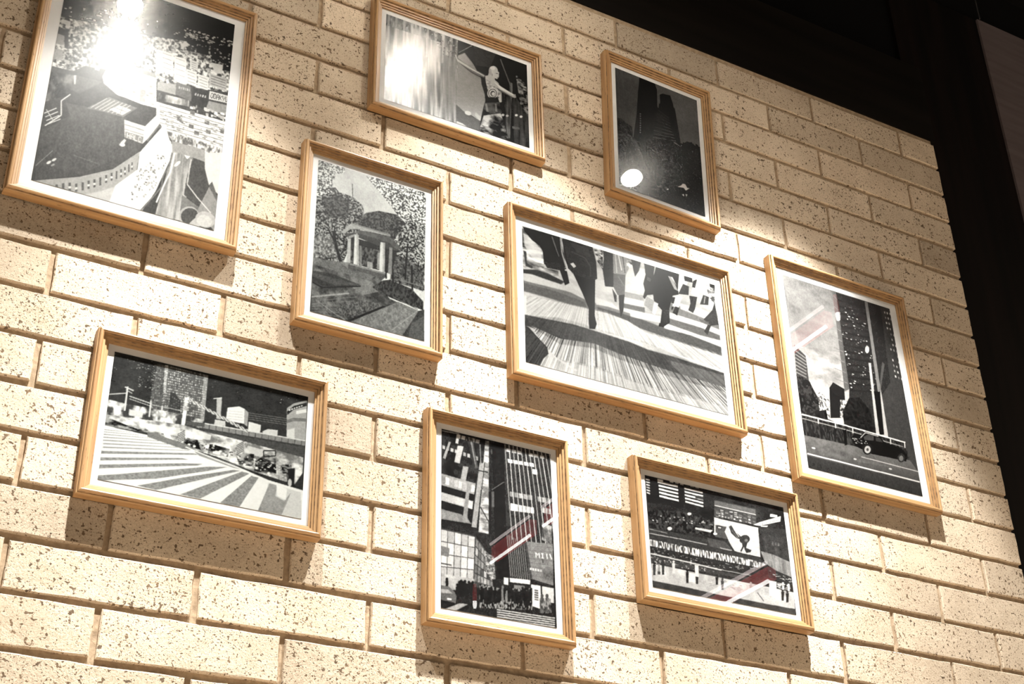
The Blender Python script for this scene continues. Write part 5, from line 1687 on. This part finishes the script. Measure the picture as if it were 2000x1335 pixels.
('p',60,1,[989,1615,987,1623,984,1631,979,1637,973,1642,967,1643,962,1642,958,1638,956,1631,955,1623,957,1615,960,1607,965,1600,971,1596,977,1595,982,1596,986,1600,988,1607]),
('p',60,1,[947,1649,993,1637,980,1726,974,1799,941,1808,947,1734]),
('p',150,1,[1393,1576,1391,1584,1388,1592,1383,1599,1377,1603,1371,1605,1366,1603,1362,1599,1359,1593,1359,1585,1361,1576,1364,1568,1369,1561,1375,1557,1381,1556,1386,1557,1391,1561,1393,1568]),
('p',150,1,[1351,1610,1397,1598,1386,1656,1382,1710,1347,1718,1352,1665]),
('p',20,1,[1853,1591,1851,1599,1847,1607,1842,1614,1836,1618,1830,1620,1825,1618,1820,1614,1818,1608,1818,1600,1820,1591,1823,1583,1829,1576,1835,1572,1841,1570,1846,1572,1850,1576,1853,1583]),
('p',20,1,[1809,1626,1857,1613,1842,1704,1834,1780,1800,1788,1807,1713]),
('p',24,1,[1921,1600,1919,1609,1915,1617,1910,1623,1904,1628,1898,1629,1892,1628,1888,1624,1886,1617,1885,1609,1887,1600,1891,1592,1896,1586,1902,1581,1908,1580,1914,1581,1918,1585,1920,1592]),
('p',24,1,[1876,1635,1925,1623,1909,1717,1901,1795,1866,1804,1874,1726]),
('p',60,1,[57,1635,56,1643,53,1651,48,1657,43,1661,37,1663,32,1661,28,1657,26,1651,25,1643,27,1635,30,1627,35,1621,40,1617,45,1615,50,1617,54,1621,57,1627]),
('p',60,1,[18,1668,62,1656,53,1712,50,1764,18,1772,21,1721]),
('p',228,1,[506,1619,595,1621,580,1779,495,1781]),
('p',222,1,[599,1457,651,1456,642,1665,592,1666]),
('p',225,1,[1652,1462,1759,1461,1732,1740,1626,1740]),
('p',90,1,[1452,1735,1534,1871,1544,1861,1462,1725]),
('s',20,16,60,3,6,120,180,211,[795,1652,1331,1618,1320,1751,785,1783]),
('p',70,1,[80,1710,119,1705,116,1756,77,1762]),
('p',90,1,[1844,1461,1835,1596,1853,1590,1862,1455]),
('p',220,1,[1839,1449,1830,1584,1861,1575,1870,1440]),
('p',220,1,[1920,1455,1911,1590,1942,1581,1951,1445]),
('s',14,20,50,10,30,150,230,212,[1765,1480,1980,1479,1991,1582,1755,1589]),
('b',1),
('f',28,44,44,213),
('f',32,190,190,214),
('b',1),
]),
}

# ------------------------------------------------------------------ picture frames
# moulding section: (inset from the outer edge, depth in front of the wall)
SECTION = [(0.0050, 0.0000), (0.0, 0.0000), (0.0, 0.0150), (0.0007, 0.0158), (0.0016, 0.0160), (0.0017, 0.0182), (0.0030, 0.0202), (0.0048, 0.0206), (0.0062, 0.0200), (0.0072, 0.0186),
           (0.0078, 0.0160), (0.0086, 0.0156), (0.0108, 0.0154), (0.0114, 0.0132), (0.0121, 0.0128), (0.0141, 0.0126), (0.0147, 0.0108), (0.0172, 0.0104),
           (0.0172, 0.0080), (0.0172, 0.0062), (0.0050, 0.0062)]
DARK_RUNS = {4, 9, 12, 15}                            # the narrow risers where dark wax gathers


def rail_mesh(length):
    verts, faces, mats = [], [], []
    n = len(SECTION)
    for s in (-1, 1):
        for ins, dep in SECTION:
            verts.append((s * (length / 2 - ins), ins, dep))
    for i in range(n):
        j = (i + 1) % n
        faces.append((i, j, n + j, n + i))
        mats.append(1 if i in DARK_RUNS else 0)
    faces.append(tuple(range(n)))
    faces.append(tuple(n + i for i in reversed(range(n))))
    mats += [0, 0]
    me = mesh_from("frame_rail", verts, faces)
    me.materials.append(M_WOOD)
    me.materials.append(M_WAX)
    if len(me.polygons) == len(mats):
        me.polygons.foreach_set("material_index", mats)
    return me


RAILS = {}


def print_mesh(pw, ph, cv, ss, tint):
    h, w = cv.h // ss, cv.w // ss
    a = cv.a[:h * ss, :w * ss].reshape(h, ss, w, ss).mean((1, 3)) / 255.0
    a = np.clip(a, 0, 1)
    lin = np.where(a <= 0.04045, a / 12.92, ((a + 0.055) / 1.055) ** 2.4) * 0.80
    xs = np.linspace(-pw / 2, pw / 2, w)
    zs = np.linspace(ph / 2, -ph / 2, h)
    V = np.zeros((h, w, 3), np.float32)
    V[..., 0] = xs[None, :]
    V[..., 2] = zs[:, None]
    idx = np.arange(h * w).reshape(h, w)
    Q = np.stack([idx[1:, :-1], idx[1:, 1:], idx[:-1, 1:], idx[:-1, :-1]], -1).reshape(-1, 4)
    me = bpy.data.meshes.new("photo_print")
    me.vertices.add(h * w)
    me.vertices.foreach_set("co", V.ravel())
    me.loops.add(Q.size)
    me.loops.foreach_set("vertex_index", Q.ravel().astype(np.int32))
    me.polygons.add(len(Q))
    me.polygons.foreach_set("loop_start", np.arange(0, Q.size, 4, dtype=np.int32))
    me.update(calc_edges=True)
    at = me.color_attributes.new("print", 'FLOAT_COLOR', 'POINT')
    rgb = np.ones((h * w, 4), np.float32)
    for c in range(3):
        rgb[:, c] = lin.ravel() * tint[c]
    at.data.foreach_set("color", rgb.ravel())
    me.materials.append(M_PRINT)
    return me


def picture_frame(key, cx, cz, crest_w, crest_h, pw, ph, label, tilt=0.0, tint=(1, 1, 1), off=0.0006):
    ow, oh = crest_w + 0.008, crest_h + 0.008
    root = bpy.data.objects.new("picture_frame", None)
    root.empty_display_size = 0.05
    link(root)
    c = W(cx, 0, cz)
    root.location = (c.x, -off, c.z)
    root.rotation_euler = (0, math.radians(tilt), 0)
    tag(root, label, "picture frame", "framed black and white city photographs")
    for turn, ln, pos in ((0, ow, (0, 0, oh / 2)), (180, ow, (0, 0, -oh / 2)), (-90, oh, (-ow / 2, 0, 0)), (90, oh, (ow / 2, 0, 0))):
        ln = round(ln, 4)
        if ln not in RAILS:
            RAILS[ln] = rail_mesh(ln)
        o = obj("frame_rail", RAILS[ln], None, root, pos)
        # rail space: x along the rail, y inwards, z out of the wall
        t = math.radians(turn)
        R0 = Matrix(((-1, 0, 0), (0, 0, -1), (0, -1, 0)))      # y -> -Z (inwards from the top), z -> -Y (front)
        o.matrix_local = Matrix.Translation(pos) @ Matrix.Rotation(t, 4, 'Y') @ R0.to_4x4()
    iw, ih = ow - 2 * 0.0172 + 0.004, oh - 2 * 0.0172 + 0.004
    mount = MB().box((-iw / 2, -0.0075, -ih / 2), (iw / 2, -0.004, ih / 2)).build("mount", M_MOUNT, root)
    ss, res = 2, 1150.0
    w, h = int(pw * res), int(ph * res)
    cv = Canvas(w * ss, h * ss, ART[key][0])
    for o in ART[key][1]:
        cv.op(o)
    obj("photo_print", print_mesh(pw, ph, cv, ss, tint), None, mount, (0, -0.0080, 0))
    MB().box((-iw / 2, -0.0100, -ih / 2), (iw / 2, -0.0088, ih / 2)).build("glazing", M_GLASS, root)
    return root


SMALL = (0.4620 * S, 0.3345 * S, 0.3972 * S, 0.2680 * S)     # crest w, crest h, print w, print h (landscape)
BIG = (0.6425 * S, 0.4595 * S, 0.5670 * S, 0.3745 * S)


def land(s):
    return dict(crest_w=s[0], crest_h=s[1], pw=s[2], ph=s[3])


def port(s):
    return dict(crest_w=s[1], crest_h=s[0], pw=s[3], ph=s[2])


picture_frame("f1", -1.6035, -0.7870, label="large wooden frame with an aerial night view of a railway terminal and towers", off=0.005, tint=(0.78, 0.775, 0.75), **port(BIG))
picture_frame("f2", -0.8413, -0.4327, label="wooden frame with a bald figure stretching out both arms beside a curtain of light", **land(SMALL))
picture_frame("f3", -0.2385, -0.3960, label="slightly crooked wooden frame with a dark twin towered skyscraper above trees", tilt=1.9, **port(SMALL))
picture_frame("f4", -1.0598, -1.0005, label="wooden frame with a columned garden pavilion among trees", tint=(0.83, 0.86, 0.845), **port(SMALL))
picture_frame("f5", -0.3877, -0.9964, label="large wooden frame with blurred legs of people hurrying over a crossing", tint=(0.70, 0.70, 0.69), **land(BIG))
picture_frame("f6", 0.3161, -0.9895, label="large wooden frame with a dark tower block and a black taxi at dusk", tint=(1.0, 0.975, 0.955), **port(BIG))
picture_frame("f7", -1.3852, -1.5352, label="wooden frame with a wide striped zebra crossing under a night skyline", tint=(0.80, 0.825, 0.81), **land(SMALL))
picture_frame("f8", -0.7490, -1.6012, label="wooden frame with a narrow street corner between tall lined facades", **port(SMALL))
picture_frame("f9", -0.1670, -1.5332, label="wooden frame with a station forecourt and a large poster of a bending person", **land(SMALL))


# ------------------------------------------------------------------ ceiling spotlights on a track
def spotlight(x, y, z, aim, label, power=1.0, core=0.90, beam=12.0, field=0.12, edge=28.5, spill=0.001, lens=160.0):
    head = W(x, y, z)
    target = W(*aim)
    root = bpy.data.objects.new("spotlight", None)
    link(root)
    root.location = head
    tag(root, label, "spotlight", "spotlights above the brick wall")
    d = (target - head).normalized()
    q = d.to_track_quat('Z', 'Y').to_matrix().to_4x4()          # local z along the beam
    MB().lathe([(0.012, -0.135), (0.030, -0.13), (0.038, -0.11), (0.038, -0.004), (0.034, -0.0025), (0.0235, -0.0035)], 32, q, cap=False).build("housing", M_METAL, root, smooth=True)
    MB().lathe([(0.0235, -0.004), (0.0235, -0.002)], 32, q).build("lens", emitter("lit_lamp_lens", (1.0, 0.93, 0.80), lens), root)
    top = W(x, y, CEIL).z - head.z
    back = d * -0.06
    MB().tube(back, (back.x, back.y, top - 0.03), 0.007).build("stem", M_METAL, root)
    MB().box((back.x - 0.05, back.y - 0.016, top - 0.03), (back.x + 0.05, back.y + 0.016, top)).build("track_adapter", M_METAL, root)
    ld = bpy.data.lights.new("spot_beam", 'POINT')
    ld.energy = SPOT_W * power
    ld.color = SPOT_COL
    ld.shadow_soft_size = 0.011
    # photometric curve of a narrow reflector lamp: a soft round beam and a little spill
    angs = [1.25 * k for k in range(73)]
    cds = [1000.0 * (core * math.exp(-(t / beam) ** 2) + field / (1 + math.exp((t - edge) / 1.3)) + spill * max(0.0, 1 - t / 85)) for t in angs]
    txt = bpy.data.texts.new("reflector_lamp_photometry")
    txt.write("IESNA:LM-63-2002\n[TEST] NONE\nTILT=NONE\n1 1000 1.0 %d 1 1 2 0 0 0\n1.0 1.0 0\n%s\n0\n%s\n"
              % (len(angs), " ".join("%.1f" % t for t in angs), " ".join("%.2f" % c for c in cds)))
    ld.use_nodes = True
    nt = ld.node_tree
    ies = nt.nodes.new("ShaderNodeTexIES")
    ies.mode = 'INTERNAL'
    ies.ies = txt
    ies.inputs["Strength"].default_value = 0.012
    nt.links.new(ies.outputs["Fac"], nt.nodes["Emission"].inputs["Strength"])
    lo = bpy.data.objects.new("spot_beam", ld)
    link(lo, root)
    lo.matrix_local = Matrix.Translation(d * 0.008) @ (-d).to_track_quat('Z', 'Y').to_matrix().to_4x4()
    return root


LY = -0.60
spotlight(-1.538, LY, -0.02, (-1.56, 0, -2.4), "black ceiling spotlight mirrored in the large aerial view", power=0.9, lens=270.0)
spotlight(-0.722, LY, 0.10, (-0.78, 0, -2.3), "black ceiling spotlight mirrored in the bald figure picture", lens=470.0)
spotlight(0.087, LY, -0.02, (0.04, 0, -1.95), "black ceiling spotlight mirrored in the crooked skyscraper picture", power=1.15, core=0.45, field=0.27, edge=28.5, lens=80.0)



# ------------------------------------------------------------------ added unseen fill lamps: their bounce off the floor lifts the wall's shadows
def fill_downlight(x, y, label):
    p = W(x, y, CEIL)
    root = bpy.data.objects.new("fill_downlight", None)
    link(root)
    root.location = p
    tag(root, label, "fill_downlight", "added fill downlights in the black ceiling")
    MB().lathe([(0.062, -0.001), (0.062, -0.006), (0.050, -0.008), (0.046, -0.001)], 32, cap=False).build("trim_ring", M_METAL, root, smooth=True)
    MB().lathe([(0.046, -0.004), (0.046, -0.001)], 32).build("baffle", M_METAL, root)
    ld = bpy.data.lights.new("fill_beam", 'SPOT')
    ld.energy = 1100.0
    ld.color = (1.0, 0.90, 0.76)
    ld.spot_size = math.radians(62)
    ld.spot_blend = 0.5
    ld.shadow_soft_size = 0.03
    lo = bpy.data.objects.new("fill_beam", ld)
    link(lo, root)
    lo.location = (0, 0, -0.04)


for x, t in ((-3.1, "farthest from the dark post"), (-1.7, "second farthest from the dark post"), (-0.3, "second nearest to the dark post"), (1.1, "nearest to the dark post")):
    fill_downlight(x, -1.75, "added unseen round downlight in the black ceiling, " + t)


# ------------------------------------------------------------------ lit signs on the far side of the room, seen as reflections
def red_sign(x, y0, y1, z0, z1, label):
    root = bpy.data.objects.new("light_sign", None)
    link(root)
    p, q = W(x, y0, z0), W(x, y1, z1)
    root.location = ((p.x + q.x) / 2, (p.y + q.y) / 2, p.z)
    tag(root, label, "sign", "red signs with white tubes")
    ly, lz = abs(q.y - p.y) / 2, q.z - p.z
    MB().box((-0.001, -ly, 0.012), (0.03, ly, lz - 0.012)).build("panel", M_RED, root)
    for zz, mt in ((0.0, M_TUBE), (lz, M_TUBE2)):
        MB().tube((-0.006, -ly, zz), (-0.006, ly, zz), 0.0065).build("light_tube", mt, root)
    MB().box((-0.004 + 0.02, -0.01, lz - 0.012), (0.012 + 0.02, 0.01, W(0, 0, CEIL).z - p.z)).build("hanger", M_METAL, root)
    return root


SX = 2.06
red_sign(SX, -1.87, -2.5, 0.66, 0.77, "red lit sign with white tubes mirrored in the taxi picture")
red_sign(SX, -4.61, -5.10, 0.66, 0.785, "short red lit sign with white tubes mirrored in the street corner picture")
red_sign(SX, -3.95, -4.45, 0.66, 0.785, "red lit sign next to the short one, nearer the brick wall")
red_sign(SX, -2.48, -3.25, -0.375, -0.285, "lower red lit sign with white tubes mirrored in the forecourt picture")


def red_lantern(x, y, z0, z1, r, label):
    root = bpy.data.objects.new("hanging_lantern", None)
    link(root)
    p = W(x, y, z0)
    root.location = p
    tag(root, label, "lantern", "small red lanterns")
    h = (z1 - z0) * S
    MB().lathe([(r * 0.7, 0.0), (r, 0.012), (r, h * 0.28)], 20).build("lit_base", M_TUBE, root, smooth=True)
    MB().lathe([(r, h * 0.28), (r * 1.12, h * 0.6), (r * 0.8, h)], 20).build("shade", M_RED, root, smooth=True)
    MB().tube((0, 0, h), (0, 0, W(0, 0, CEIL).z - p.z), 0.004).build("cord", M_METAL, root)


red_lantern(SX, -1.79, 0.655, 0.79, 0.0075, "small red lantern with a white base mirrored in the taxi picture")
red_lantern(SX, -5.33, 0.44, 0.60, 0.009, "small red lantern with a white base mirrored in the street corner picture")
